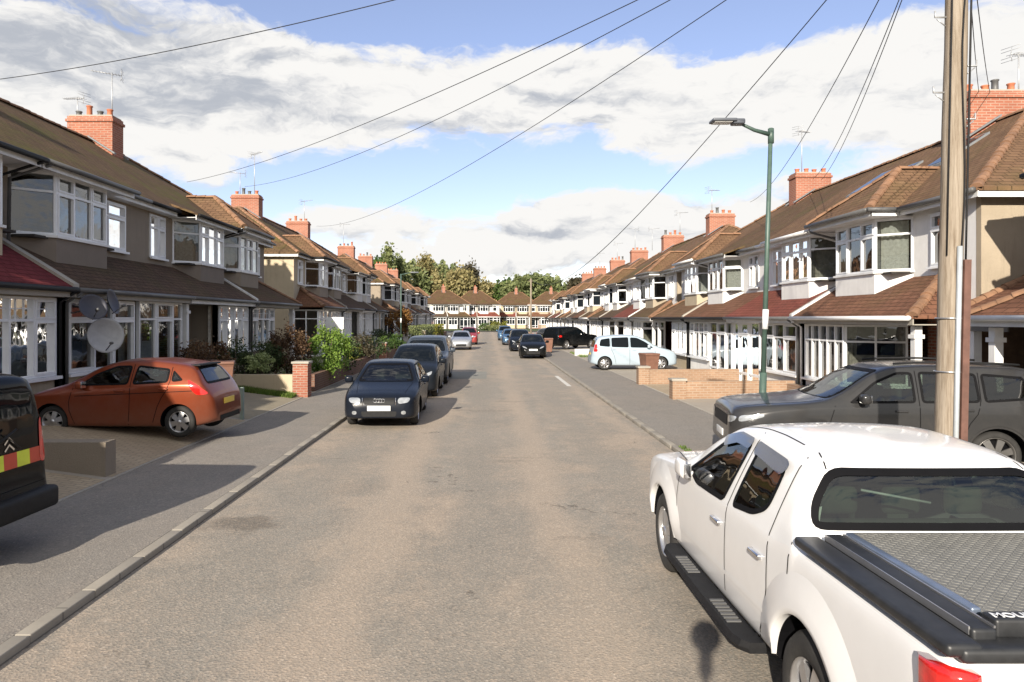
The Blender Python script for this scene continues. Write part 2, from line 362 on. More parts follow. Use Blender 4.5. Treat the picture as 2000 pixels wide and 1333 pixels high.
# ------------------------------------------------------------------ ground
def ground_mat():
    m = NT('ground_earth'); v = m.co('World')
    m.base(m.ramp(m.noise(v, .3, 6), [(.3, (.06, .065, .03)), (.7, (.11, .1, .06))])); m.set(rough=1, spec=.1); return m.m
def asphalt(name, tan, grey, mottled=1.0, stains=(), tracks=()):
    m = NT(name); v = m.co('World')
    big = m.noise(m.co('World', (1.0, .45, 1)), .5, 8, .62, .8); iso = m.noise(v, .9, 8, .68, .5); mid = m.noise(v, 2.6, 7, .72, .3); fine = m.noise(v, 48, 3, .8)
    grit = m.n('ShaderNodeTexVoronoi'); m.l(v, grit.inputs['Vector']); grit.inputs['Scale'].default_value = 46
    grit2 = m.n('ShaderNodeTexVoronoi'); m.l(v, grit2.inputs['Vector']); grit2.inputs['Scale'].default_value = 150
    c = m.mix(m.ramp(big, [(.4, (0, 0, 0)), (.58, (1, 1, 1))]), grey, tan)
    c = m.mix(m.math('MULTIPLY', m.ramp(iso, [(.46, (0, 0, 0)), (.6, (1, 1, 1))]), .6*mottled), c, tuple(x*.8 for x in grey))
    c = m.mix(m.math('MULTIPLY', m.ramp(iso, [(.3, (1, 1, 1)), (.43, (0, 0, 0))]), .55*mottled), c, tuple(min(1, x*1.18) for x in tan))
    c = m.mix(m.math('MULTIPLY', m.ramp(mid, [(.5, (0, 0, 0)), (.66, (1, 1, 1))]), .5*mottled), c, tuple(x*.6 for x in grey))
    sx = m.n('ShaderNodeSeparateXYZ'); m.l(v, sx.inputs[0])
    xw = m.math('ADD', sx.outputs[0], m.math('MULTIPLY', m.math('SUBTRACT', m.noise(m.co('World', (.3, .3, 1)), 1.0, 4), .5), 1.2))
    for (tx, tw, tf) in tracks:
        d = m.math('DIVIDE', m.math('ABSOLUTE', m.math('SUBTRACT', xw, tx)), tw)
        f = m.math('MULTIPLY', m.ramp(d, [(.3, (1, 1, 1)), (1.0, (0, 0, 0))]), abs(tf))
        c = m.mix(f, c, tuple(min(1, x*1.14) for x in tan) if tf > 0 else tuple(x*.8 for x in grey))
    wv = m.n('ShaderNodeVectorMath', operation='ADD'); m.l(v, wv.inputs[0])
    nn = m.n('ShaderNodeTexNoise'); m.l(v, nn.inputs['Vector']); nn.inputs['Scale'].default_value = 2.2; nn.inputs['Detail'].default_value = 7; nn.inputs['Roughness'].default_value = .65
    ns = m.n('ShaderNodeVectorMath', operation='SUBTRACT'); m.l(nn.outputs['Color'], ns.inputs[0]); ns.inputs[1].default_value = (.5, .5, .5); m.l(ns.outputs[0], wv.inputs[1])
    for (x, y, rx, ry, f, col) in stains:
        q = m.n('ShaderNodeVectorMath', operation='SUBTRACT'); m.l(wv.outputs[0], q.inputs[0]); q.inputs[1].default_value = (x, y, 0)
        q2 = m.n('ShaderNodeVectorMath', operation='MULTIPLY'); m.l(q.outputs[0], q2.inputs[0]); q2.inputs[1].default_value = (1/rx, 1/ry, 0)
        q3 = m.n('ShaderNodeVectorMath', operation='LENGTH'); m.l(q2.outputs[0], q3.inputs[0])
        c = m.mix(m.math('MULTIPLY', m.ramp(q3.outputs['Value'], [(.55, (1, 1, 1)), (1.0, (0, 0, 0))]), f), c, col)
    sp = m.ramp(grit.outputs['Color'], [(0, tuple(x*.4 for x in grey)), (.5, grey), (.8, tuple(min(1, x*1.25) for x in tan)), (1, (.75, .68, .58))])
    c = m.mix(.36, c, sp); sp2 = m.ramp(grit2.outputs['Color'], [(0, tuple(x*.35 for x in grey)), (.6, tan), (1, (.7, .63, .53))]); c = m.mix(.24, c, sp2)
    c = m.mix(m.math('MULTIPLY', fine, .4), c, tuple(x*.5 for x in grey))
    cr = m.n('ShaderNodeTexVoronoi', feature='DISTANCE_TO_EDGE'); m.l(wv.outputs[0], cr.inputs['Vector']); cr.inputs['Scale'].default_value = .3
    gate = m.ramp(m.noise(v, .6, 5, .7), [(.56, (0, 0, 0)), (.62, (1, 1, 1))])
    ck = m.math('MULTIPLY', m.ramp(cr.outputs['Distance'], [(.002, (1, 1, 1)), (.007, (0, 0, 0))]), m.math('MULTIPLY', gate, .6*mottled))
    c = m.mix(ck, c, (.06, .05, .04))
    m.base(c); m.set(rough=.9, spec=.25)
    m.bump(m.math('ADD', m.math('MULTIPLY', fine, .6), grit.outputs['Distance']), .4, .01)
    return m.m
TARC = (.13, .11, .09)
ROADM = asphalt('road_asphalt', (.42, .33, .25), (.255, .245, .218), 1.3,
    stains=((-2.95, 8.75, .55, .45, 1.0, (.035, .03, .025)), (-.15, 19.4, .9, .22, .6, TARC), (.6, 21.5, .7, .2, .5, TARC), (.35, 12.5, .5, .14, .5, TARC), (1.1, 8.2, .45, .1, .45, TARC), (.2, 5.6, 1.0, .7, .35, (.3, .27, .23)), (-.2, 15.2, 1.2, 1.4, .3, (.3, .28, .25)), (1.2, 27, 1.5, 3.5, .35, (.27, .25, .22)), (-1.9, 10.5, .5, .5, .3, TARC), (.9, 6.6, .6, .9, .35, (.27, .25, .22)), (-.6, 32, 1.5, .4, .4, TARC)),
    tracks=((-1.35, .5, .8), (-.15, .45, -.7), (.85, .4, .75), (2.0, .4, -.55), (-2.6, .5, -.6), (3.1, .3, .5)))
PATHM = asphalt('path_asphalt', (.27, .235, .2), (.235, .22, .2), 1.0, stains=((-4.6, 12, .6, 3, .3, (.2, .18, .15)), (4.6, 20, .5, 4, .3, (.2, .18, .15)), (4.4, 9, .6, 2, .3, (.2, .18, .15))))
DRIVEM = brick_mat('drive_paving', (.42, .34, .24), (.34, .27, .19), (.2, .17, .13), .2, .1, .01)
PAVEM = render_mat('drive_concrete', (.36, .32, .27), .4)
SOILM = render_mat('garden_gravel', (.3, .26, .19), .8)
KERBM = brick_mat('kerb_stone', (.3, .27, .23), (.26, .24, .205), (.1, .09, .08), .91, 3, .012, bump=.3)
GRASSM = leaf_mat('grass_blades', [(0, (.05, .09, .015)), (.6, (.11, .19, .03)), (1, (.2, .24, .06))])

XK = 3.5; XP = 5.65
g = MB(); g.box(-600, 600, -300, 1500, -.6, -.03); struct('ground', g, ground_mat(), uv=False)
g = MB(); g.face([(-XK, -30, 0), (XK, -30, 0), (XK, 124, 0), (-XK, 124, 0)]); g.face([(-80, 124, 0), (80, 124, 0), (80, 130.5, 0), (-80, 130.5, 0)]); struct('road', g, ROADM, uv=False)
def zleft(x):      # ground rises gently towards the left-hand houses
    a = -x; 
    if a < XP: return .075
    return .078+.34*min(1, (a-XP)/2.6)
for s in (-1, 1):
    nm = 'pavement'
    g = MB(); g.slab([(s*(XK+.13), -30, .07), (s*XP, -30, .07), (s*XP, 122, .07), (s*(XK+.13), 122, .07)], (0, 0, -.12)); struct(nm, g, PATHM, uv=False)
    g = MB()
    y = -30
    while y < 122:
        j = random.Random(int(y*10)+s).uniform(-.006, .006)
        g.rbox(*(sorted((s*XK+j*s, s*(XK+.13)))), y+.004, y+.909, -.05, .074+j*.6, .012); y += .91
    struct('kerb', g, KERBM)
# edging strips at the back of the pavement
for s in (-1, 1):
    g = MB(); y = -30
    while y < 122:
        g.box(*(sorted((s*XP, s*(XP+.055)))), y+.004, y+.906, -.05, .086); y += .91
    struct('edging', g, CONC)
# front gardens and drives
rnd = random.Random(4)
def sheet(name, mat, s, y0, y1, x0=XP+.055, x1=11.0, lift=0.0):
    g = MB()
    n = 6
    for i in range(n):
        a = x0+(x1-x0)*i/n; b = x0+(x1-x0)*(i+1)/n
        za = (zleft(-a) if s < 0 else .078)+lift; zb = (zleft(-b) if s < 0 else .078)+lift
        g.face([(s*a, y0, za), (s*b, y0, zb), (s*b, y1, zb), (s*a, y1, za)])
    return struct(name, g, mat)
sheet('front_yard', PAVEM, -1, -30, 122); sheet('front_yard', PAVEM, 1, -30, 122)
sheet('driveway', DRIVEM, -1, 10.9, 16.9, lift=.004); sheet('driveway', DRIVEM, -1, 5, 10.7, lift=.004)
sheet('garden', SOILM, -1, 17.1, 22, lift=.004); sheet('garden', SOILM, -1, 22.3, 56, lift=.004)
sheet('driveway', DRIVEM, 1, 21.7, 26.2, lift=.004); sheet('driveway', PAVEM, 1, 26.6, 37, lift=.004)
g = MB(); g.face([(-90, 134, .09), (90, 134, .09), (90, 162, .09), (-90, 162, .09)]); struct('verge', g, leaf_mat('verge_green', [(0, (.09, .12, .03)), (1, (.1, .13, .035))]), uv=False)
g = MB(); g.face([(-60, 122, .1), (-XK, 122, .1), (-XK, 124, .1), (-60, 124, .1)]); g.face([(XK, 122, .1), (60, 122, .1), (60, 124, .1), (XK, 124, .1)]); g.face([(-80, 130.5, .1), (80, 130.5, .1), (80, 134, .1), (-80, 134, .1)]); struct('pavement', g, PATHM, uv=False)
# tar patches and iron covers in the road
TAR = render_mat('tar_patch', (.12, .105, .09), .8)
def patch(cx, cy, rx, ry, mat, name='road_patch', n=22, z=.004, seed=1):
    r = random.Random(seed); g = MB()
    g.face([(cx+math.cos(2*math.pi*i/n)*rx*r.uniform(.75, 1.1), cy+math.sin(2*math.pi*i/n)*ry*r.uniform(.75, 1.1), z) for i in range(n)])
    struct(name, g, mat)
REP = render_mat('road_repair', (.24, .235, .21), .7)
for px, py, w, h in ((915, 733, .8, 2.0),):
    d = F*2.5/(py-VY); c = pix(px, py, d); g = MB(); g.face([(c.x-w, d-h, .004), (c.x+w, d-h, .004), (c.x+w, d+h, .004), (c.x-w, d+h, .004)]); struct('road_patch', g, REP)
LINE = render_mat('worn_white_line', (.6, .58, .54), .6)
g = MB(); a = pix(1083, 735, F*2.5/113); b = pix(1108, 755, F*2.5/133)
g.face([(a.x, a.y, .005), (a.x+.16, a.y, .005), (b.x+.16, b.y, .005), (b.x, b.y, .005)]); struct('road_marking', g, LINE)
# narrow sealed trench in right pavement
# ------------------------------------------------------------------ windows
def ngon_wall(mb, P, rects, mi=0):
    pass
def win_panel(fr, pn, o, U, N, w, z0, z1, cols, transom=None, sash=(), dep=.07, bar=.046, glassmi=0, lead=False):
    """one flat glazed panel: o = left bottom corner, U along, N outwards; cols = list of widths fractions"""
    o = Vector(o); U = Vector(U).normalized(); N = Vector(N).normalized(); Z = Vector((0, 0, 1)); h = z1-z0
    o = Vector((o.x, o.y, z0))
    b = bar
    fr.obox(o, U*w, N*dep, Z*b); fr.obox(o+Z*(h-b), U*w, N*dep, Z*b)
    xs = [0]
    for c in cols: xs.append(xs[-1]+c/sum(cols)*w)
    for i, x in enumerate(xs):
        x0 = min(max(x-b/2, 0), w-b); fr.obox(o+U*x0+Z*b, U*b, N*dep, Z*(h-2*b))
    if transom:
        for i in range(len(xs)-1): fr.obox(o+U*(xs[i]+b/2)+Z*(h*transom)-N*(-.0), U*(xs[i+1]-xs[i]-b), N*(dep-.004), Z*b)
    for i in sash:
        x0 = xs[i]+b/2; x1 = xs[i+1]-b/2
        if i == 0: x0 += b/2
        if i == len(xs)-2: x1 -= b/2
        zs = [(b, h*transom), (h*transom+b, h-b)] if transom else [(b, h-b)]
        s = .034
        for (a, c) in zs:
            fr.obox(o+U*x0+Z*a, U*(x1-x0), N*(dep+.015), Z*s); fr.obox(o+U*x0+Z*(c-s), U*(x1-x0), N*(dep+.015), Z*s)
            fr.obox(o+U*x0+Z*(a+s), U*s, N*(dep+.015), Z*(c-a-2*s)); fr.obox(o+U*(x1-s)+Z*(a+s), U*s, N*(dep+.015), Z*(c-a-2*s))
    if lead:
        for i in range(len(xs)-1):
            k = 3
            for j in range(1, k): fr.obox(o+U*(xs[i]+(xs[i+1]-xs[i])*j/k-.008)+Z*(h*(transom or 0)+b), U*.016, N*(dep*.5+.01), Z*(h*(1-(transom or 0))-2*b))
            fr.obox(o+U*(xs[i]+b/2)+Z*(h*(.5+(transom or 0)/2)), U*(xs[i+1]-xs[i]-b), N*(dep*.5+.008), Z*.016)
    pn.face([o+N*dep*.45, o+U*w+N*dep*.45, o+U*w+N*dep*.45+Z*h, o+N*dep*.45+Z*h])
def curtain(mb, o, U, N, w, z0, z1, depth=.12, side=0, amp=.03):
    o = Vector(o); U = Vector(U).normalized(); N = Vector(N).normalized(); n = max(6, int(w/.05)); vs = []
    for i in range(n+1):
        t = i/n; p = o+U*(w*t)-N*(depth+amp*math.sin(t*w*52))
        vs += [(p.x, p.y, z0), (p.x, p.y, z1)]
    mb.idx(vs, [(2*i, 2*i+2, 2*i+3, 2*i+1) for i in range(n)], 0, True)

def ridge_tiles(mb, p, q, step=.28, r=.085, seed=0):
    p = Vector(p); q = Vector(q); L = (q-p).length; n = max(1, int(L/step)); d = (q-p)/n
    u = d.normalized(); a = u.cross(Vector((0, 0, 1))).normalized(); b = a.cross(u).normalized(); 
    if b.z < 0: b = -b
    rr = random.Random(seed)
    for i in range(n):
        o = p+d*i; j = rr.uniform(-.008, .012); vs = []
        for e, sc in ((-.02, 1.08), (1.0, .9)):
            for k in range(7):
                t = math.pi*k/6; vs.append(o+d*e+a*math.cos(t)*r*sc*1.15+b*(math.sin(t)*r*sc-.03+j))
        mb.idx(vs, [(k, k+1, 8+k, 7+k) for k in range(6)]+[tuple(range(7)), tuple(range(13, 6, -1))], 0, False)

HZ = dict(ze=4.95, zr=7.75, run=4.1, eo=.3)
HC = [0]
def house(label, O, U, N, gz, W=5.2, end=False, cross=False, wall=None, apron=None, roof='br', pent='br', gwall=None, porch='open', front='flat',
          chimney=False, near=True, cur=None, group=None, skylights=(), sc=1.0, sz=1.0, upcols=None, frame=None, side=None, bigw=False, pipe=True, seed=1, crossmat=None, gable_sign=False, mid_dark=False):
    O = Vector(O); U = Vector(U).normalized(); N = Vector(N).normalized(); Z = Vector((0, 0, 1)); r = random.Random(seed)
    O = O+U*(W*(sc-1)/2)
    ze, zr, run, eo = HZ['ze'], HZ['zr'], HZ['run'], HZ['eo']
    def T(u, w, z): return O+U*u+N*w+Z*(gz+z)
    wall = wall or RENDL; apron = apron or wall; gwall = gwall or wall; frame = frame or WHITE; glass = GLASS if near else GLASSF
    base = O+U*(W/2); root = empty('terraced_house', (base.x, base.y, gz)); tag(root, label, 'house', group)
    B0, B1, BW = .25, 3.05, .58; SI, HE = 3.45, 4.72
    GW = 1.1; D = -7.6
    # --- walls
    m = MB()
    def wrect(u0, u1, z0, z1, w=0.0):
        if u1-u0 > .01 and z1-z0 > .01: m.slab([T(u0, w, z0), T(u1, w, z0), T(u1, w, z1), T(u0, w, z1)], -N*.12)
    uw0, uw1, uz0, uz1 = W-1.5, W-.62, 3.5, 4.68
    wrect(0, B0+.05, -.6, ze+.05); wrect(B0+.05, B1-.05, HE, ze+.05); wrect(B0+.05, B1-.05, 2.6, SI); wrect(B1-.05, uw0, 2.6, ze+.05); wrect(uw0, uw1, uz1, ze+.05); wrect(uw0, uw1, 2.6, uz0); wrect(uw1, W, 2.6, ze+.05)
    bw_ = MB(); bw_.slab([T(0, D, -.6), T(W, D, -.6), T(W, D, ze), T(0, D, ze)], N*.12)
    if end:
        sw = MB(); sw.slab([T(W+.006, .004, -.6), T(W+.006, D, -.6), T(W+.006, D, ze+.04), T(W+.006, .004, ze+.04)], -U*.14); sw.build('side_wall', side or wall, root)
    wl = m.build('wall', wall, root); bw_.build('back_wall', wall, root)
    if end and gable_sign:
        v = MB(); v.obox(T(W, -1.4, 4.2), U*.02, -N*.22, Z*.22); v.build('air_brick', BRICKR, wl)
    # --- upper bay
    pts = [(B0, 0), (B0+.5, BW), (B1-.5, BW), (B1, 0)]
    m = MB()
    poly = lambda zz, ex=0: [T(pts[0][0]-ex, 0, zz), T(pts[1][0]-ex*.6, BW+ex, zz), T(pts[2][0]+ex*.6, BW+ex, zz), T(pts[3][0]+ex, 0, zz)]
    m.slab(poly(SI-.02), (0, 0, -(SI-2.35)))
    m.build('bay_apron', apron, root)
    m = MB(); m.slab(poly(SI+.03, .05), (0, 0, -.05)); m.slab(poly(ze-.2, .0), (0, 0, -(ze-.2-HE))); m.build('bay_trim', UPVC, root)
    fr, pn, cu, dk = MB(), MB(), MB(), MB()
    styles = upcols or [[1.0], [1, 1, 1], [1.0]]
    sash = [(), (0, 2), ()] if r.random() < .6 else [(0,), (1,), (0,)]
    ccol = (cur or None) if cur is not None else r.choice([NET, CURT, CURT, None, None, NET])
    for i in range(3):
        a = T(pts[i][0], pts[i][1], 0); b = T(pts[i+1][0], pts[i+1][1], 0); d = (b-a); n = d.cross(Z).normalized()
        if n.dot(N) < -1e-6 or (abs(n.dot(N)) < 1e-6): n = -n
        if n.dot(N) < 0: n = -n
        win_panel(fr, pn, a-n*.07, d, n, d.length, gz+SI+.03, gz+HE, styles[i], .68, [k for k in sash[i] if k < len(styles[i])])
        if near and ccol:
            if i == 1:
                for f in ((0, .24), (.76, 1)): curtain(cu, a+d*f[0], d, n, d.length*(f[1]-f[0]), gz+SI+.05, gz+HE-.05, .16)
            else: curtain(cu, a+d*.1, d, n, d.length*.75, gz+SI+.05, gz+HE-.05, .18)
    wo = fr.build('bay_window', frame, root); pn.build('pane', glass, wo)
    if near:
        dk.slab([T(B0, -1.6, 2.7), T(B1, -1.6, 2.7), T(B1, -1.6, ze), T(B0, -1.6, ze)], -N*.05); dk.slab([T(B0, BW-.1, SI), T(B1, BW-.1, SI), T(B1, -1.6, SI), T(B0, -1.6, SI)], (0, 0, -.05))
        if cu.v: cu.build('curtain', ccol, wo)
    # small upper window
    fr, pn, cu = MB(), MB(), MB()
    a = T(uw0, 0, 0); d = T(uw1, 0, 0)-a
    win_panel(fr, pn, a-N*.05, d, N, uw1-uw0, gz+uz0, gz+uz1, [1] if r.random() < .6 else [1, 1], .68, (0,), dep=.09)
    fr.obox(T(uw0-.04, .04, uz0-.05), U*(uw1-uw0+.08), N*.07, Z*.05)
    wo = fr.build('window', frame, root); pn.build('pane', glass, wo)
    if near:
        curtain(cu, a, d, N, uw1-uw0, gz+uz0, gz+uz1, .15); cu.build('curtain', r.choice([NET, CURT]), wo)
        dk.build('dark_room_wall', ROOMD, root)  # dark sheet behind the bay, standing in for the unlit room
    # --- main roof
    m = MB(); rt = MB()
    ue = W+eo if end else W; ur = ue-run if end else W; wm = eo-run; wb = eo-2*run
    u0 = -0.0
    m.slab([T(u0, eo, ze), T(ue, eo, ze), T(ur, wm, zr), T(u0, wm, zr)])
    m.slab([T(u0, wb, ze), T(ue, wb, ze), T(ur, wm, zr), T(u0, wm, zr)])
    if end:
        m.slab([T(ue, eo, ze), T(ue, wb, ze), T(ur, wm, zr)])
        ridge_tiles(rt, T(ue, eo, ze+.01), T(ur, wm, zr+.02), seed=seed)
        if near: ridge_tiles(rt, T(ue, wb, ze+.01), T(ur, wm, zr+.02), seed=seed+1)
    ridge_tiles(rt, T(u0, wm, zr+.02), T(ur, wm, zr+.02), seed=seed+2)
    crt = MB()
    mats = [ROOFM[roof]]
    if cross:
        mats.append(ROOFM[crossmat or 'or']); c = 1.5; h = 1.5; w0 = .95; za = ze+h*.82; wr = eo-(za-ze)/((zr-ze)/run)
        m.slab([T(c-h, w0, ze), T(c+h, w0, ze), T(c, w0-h, za)], mi=1)
        for sg in (-1, 1):
            m.slab([T(c+sg*h, w0, ze), T(c, w0-h, za), T(c, wr, za), T(c+sg*h, eo, ze+.004)], mi=1)
            ridge_tiles(crt, T(c+sg*h, w0, ze+.01), T(c, w0-h, za+.02), seed=seed+4)
        ridge_tiles(crt, T(c, w0-h, za+.02), T(c, wr, za+.02), seed=seed+5)
    ro = m.build('roof', mats, root); rt.build('ridge_tile_row', RIDGE, ro)
    if crt.v: crt.build('bay_ridge_tile_row', RIDGE, ro)
    for (su, sw0, sw1, wd) in skylights:
        sl = (zr-ze)/run; k = MB(); f = lambda u, w, up: T(u, w, ze+(eo-w)*sl+up)
        k.slab([f(su, sw0, .06), f(su+wd, sw0, .06), f(su+wd, sw1, .06), f(su, sw1, .06)], (0, 0, -.1))
        so = k.build('skylight', LEAD, ro); k = MB(); e = .07
        k.face([f(su+e, sw0-e, .07), f(su+wd-e, sw0-e, .07), f(su+wd-e, sw1+e, .07), f(su+e, sw1+e, .07)]); k.build('pane', GLASSF, so)
    if not cross:
        k = MB(); k.slab([T(.01, .82, ze-.1), T(3.35, .82, ze-.1), T(3.35, eo-.25, ze+.2), T(.01, eo-.25, ze+.2)], (0, 0, -.06)); k.build('bay_eave', ROOFM[roof], root)
    # fascia + gutter
    m = MB(); m.obox(T(u0 if cross else 3.36, eo-.03, ze-.2), U*(ue-(u0 if cross else 3.36)), -N*.02, Z*.14)
    if not cross: m.obox(T(.02, .78, ze-.28), U*3.32, -N*.02, Z*.14); m.obox(T(.02, 0, ze-.215), U*3.3, N*.75, Z*.015); m.obox(T(u0, 0, ze-.2), U*(ue-u0), N*(eo-.05), Z*.02)
    if cross: m.obox(T(.0, .9, ze-.2), U*3.0, -N*.02, Z*.14); m.obox(T(3.0-.02, .9, ze-.2), U*.02, -N*.62, Z*.14); m.obox(T(0, .9, ze-.2), U*.02, -N*.62, Z*.14); m.obox(T(0.02, .88, ze-.2), U*2.95, -N*.88, Z*.02)
    if end: m.obox(T(ue-.03, eo-.05, ze-.2), -U*.02, -N*(2*run-.1), Z*.14)
    m.build('fascia', UPVC, root)
    gm = MB()
    def gut(a, b):
        gm.tube([a, b], .055, 6)
    if cross: gut(T(.0, 1.0, ze-.06), T(3.0, 1.0, ze-.06)); gut(T(3.0, eo+.05, ze-.06), T(ue, eo+.05, ze-.06)); gut(T(3.05, 1.0, ze-.06), T(3.05, eo+.05, ze-.06))
    else: gut(T(0, .87, ze-.15), T(3.36, .87, ze-.15)); gut(T(3.36, eo+.05, ze-.06), T(ue, eo+.05, ze-.06))
    gm.tube([T(.12, (1.0 if cross else .87), ze-.2), T(.12, .12, ze-.45), T(.12, .1, 3.1)], .035, 6)
    gm.build('gutter', r.choice([BLACKP, GREYPL, UPVC, BLACKP]), root)
    # --- lower (pent) roof
    m = MB(); rt = MB(); pe, pz0, pz1 = 1.38, 2.42, 3.32; sl = (pz1-pz0)/pe
    pu = W+.12 if end else W-.01; pr = pu-pe*.9 if end else pu
    m.slab([T(.01, pe, pz0), T(pu, pe, pz0), T(pr, 0, pz1), T(.01, 0, pz1)], (0, 0, -.07))
    if end: m.slab([T(pu, pe, pz0), T(pu, 0, pz0+.0), T(pr, 0, pz1)], (0, 0, -.07)); ridge_tiles(rt, T(pu, pe, pz0+.01), T(pr, 0, pz1+.02), .22, .09, seed)
    po = m.build('lower_roof', ROOFM[pent], root)
    vm = MB(); vm.obox(T(.0, pe+.01, pz0-.02), U*.09, -N*(pe+.0)+Z*(pz1-pz0), Z*.075)
    vm.build('verge', r.choice([CONC, UPVC, CONC]), po)
    if rt.v: rt.build('hip_tile_row', RIDGE, po)
    m = MB(); m.obox(T(.02, pe-.03, pz0-.2), U*(pu-.04), -N*.02, Z*.15); m.obox(T(.02, 0, pz0-.2), U*(pu-.04), N*(pe-.06), Z*.02)
    m.build('lower_fascia', r.choice([UPVC, UPVC, CONC]), root)
    gm = MB(); gm.tube([T(.02, pe+.05, pz0-.06), T(pu, pe+.05, pz0-.06)], .05, 6)
    if pipe: gm.tube([T(.1, pe+.05, pz0-.1), T(.1, GW+.06, pz0-.3), T(.1, GW+.06, -.1)], .034, 6)
    gm.build('lower_gutter', r.choice([BLACKP, GREYPL, UPVC]), root)
    # --- ground floor
    gs, gh = .72, 2.2; gu1 = 2.75
    m = MB(); fr, pn, cu, dk = MB(), MB(), MB(), MB()
    gp = [(.05, 0), (.05, GW), (gu1, GW), (gu1, 0)] if front == 'flat' else [(.1, 0), (.25, GW), (2.25, GW), (2.85, 0)]
    gl = [T(a, b, 0) for a, b in gp]
    def gpoly(zz): return [T(a, b, zz) for a, b in gp]
    for i in range(3):
        a, b = gl[i], gl[i+1]; d = b-a; n = d.cross(Z).normalized()
        mid = (a+b)/2-T((gp[0][0]+gp[2][0])/2, GW/2, 0)
        if n.dot(mid) < 0: n = -n
        inw = -n*.12
        glz = (front != 'flat' and i > 0) or i == 1
        q = lambda z0, z1: m.slab([a+Z*z0, b+Z*z0, b+Z*z1, a+Z*z1], inw)
        if glz:
            q(-.5, gs); q(gh, pz0-.1)
            e = .12 if front == 'flat' else 0
            if e:
                m.slab([a+Z*gs, a+d.normalized()*e+Z*gs, a+d.normalized()*e+Z*gh, a+Z*gh], inw); m.slab([b-d.normalized()*e+Z*gs, b+Z*gs, b+Z*gh, b-d.normalized()*e+Z*gh], inw)
            ww = d.length-2*e; o = a+d.normalized()*e
            nc = 4 if i == 1 else 2
            cols = ([1.2, .9, 1.2] if not bigw else [1, 1, 1, 1]) if i == 1 else [1, 1]
            if i == 1 and bigw == 2: cols = [1]*5
            win_panel(fr, pn, o-n*.06, d, n, ww, gz+gs+.04, gz+gh, cols, .7, (0, len(cols)-1) if bigw != 2 else (), dep=.1, lead=(near and bigw == 1))
            fr.obox(Vector((o.x, o.y, gz+gs-.02))-d.normalized()*.05+n*.02, d.normalized()*(ww+.1), n*.1, Z*.055)
            if near:
                gc = r.choice([NET, CURT])
                for f in ((0, .2), (.8, 1)): curtain(cu, o+d*f[0], d, n, d.length*(f[1]-f[0])*.95, gz+gs+.05, gz+gh, .17)
                if r.random() < .4: curtain(cu, o, d, n, ww*.98, gz+gs+.05, gz+gs+.75, .12, amp=.015)
        else: q(-.5, pz0-.1)
    m.build('bay_wall', gwall, root)
    wo = fr.build('ground_window', frame, root); pn.build('pane', glass, wo)
    if cu.v: cu.build('curtain', r.choice([NET, CURT]), wo)
    # porch
    a0 = gu1+.05; a1 = W-.06
    m = MB(); m.slab([T(gu1, -.5, -.5), T(W, -.5, -.5), T(W, -.5, 2.6), T(gu1, -.5, 2.6)] if porch == 'open' else [T(gu1, -.3, -.5), T(W, -.3, -.5), T(W, -.3, 2.6), T(gu1, -.3, 2.6)], -N*.1)
    m.slab([T(.1, -1.5, 0), T(W, -1.5, 0), T(W, -1.5, 2.6), T(.1, -1.5, 2.6)], -N*.1)
    m.slab([T(0.02, -1.5, 0), T(W-.02, -1.5, 0), T(W-.02, GW-.1, 0), T(0.02, GW-.1, 0)], (0, 0, -.3))
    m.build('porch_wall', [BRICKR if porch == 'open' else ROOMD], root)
    if porch == 'open':
        do = MB(); dd0 = a0+.45; do.obox(T(dd0, -.5, .0), U*.95, N*.06, Z*2.08); dr = do.build('door', r.choice([WHITE, plain('dark_door', (.05, .03, .025), .4), plain('green_door', (.03, .08, .06), .4)]), root)
        fr, pn = MB(), MB(); win_panel(fr, pn, T(dd0+.2, -.43, 0), U, N, .55, gz+1.15, gz+1.85, [1], None, (), dep=.03, bar=.04); wo = fr.build('door_light', frame, dr); pn.build('pane', glass, wo)
        h = MB(); h.tube([T(dd0+.12, -.38, 1.0), T(dd0+.12, -.38, 1.15)], .015, 6); h.build('handle', CHROME, dr)
        p = MB(); p.obox(T(W-.24, GW-.05, -.3), U*.14, N*.14, Z*2.5); p.obox(T(W-.27, GW-.08, 1.95), U*.2, N*.2, Z*.08); p.build('porch_post', UPVC, root)
        lw = MB(); lw.obox(T(a1-.5, GW-.05, -.4), U*.5, N*.12, Z*.95) if r.random() < .6 else lw.obox(T(a0+1.5, GW-.05, -.4), U*.6, N*.1, Z*.7); lw.build('porch_low_wall', gwall, root)
    else:
        fr, pn = MB(), MB(); wd = a1-a0
        win_panel(fr, pn, T(a0, GW-.03, 0), U, N, wd*.36, gz+.02, gz+pz0-.2, [1], .8, (), dep=.08)
        win_panel(fr, pn, T(a0+wd*.36, GW-.03, 0), U, N, wd*.4, gz+.02, gz+pz0-.2, [1], .8, (0,), dep=.085)
        win_panel(fr, pn, T(a0+wd*.76, GW-.03, 0), U, N, wd*.24, gz+.02, gz+pz0-.2, [1], .8, (), dep=.08)
        for zz in (.45,): fr.obox(T(a0+.03, GW-.02, zz), U*(wd-.06), N*.07, Z*.07)
        if end: win_panel(fr, pn, T(a1-.01, 0, 0), N, U, GW, gz+.02, gz+pz0-.2, [1, 1], .8, (), dep=.08)
        wo = fr.build('porch_glazing', frame, root); pn.build('pane', glass, wo)
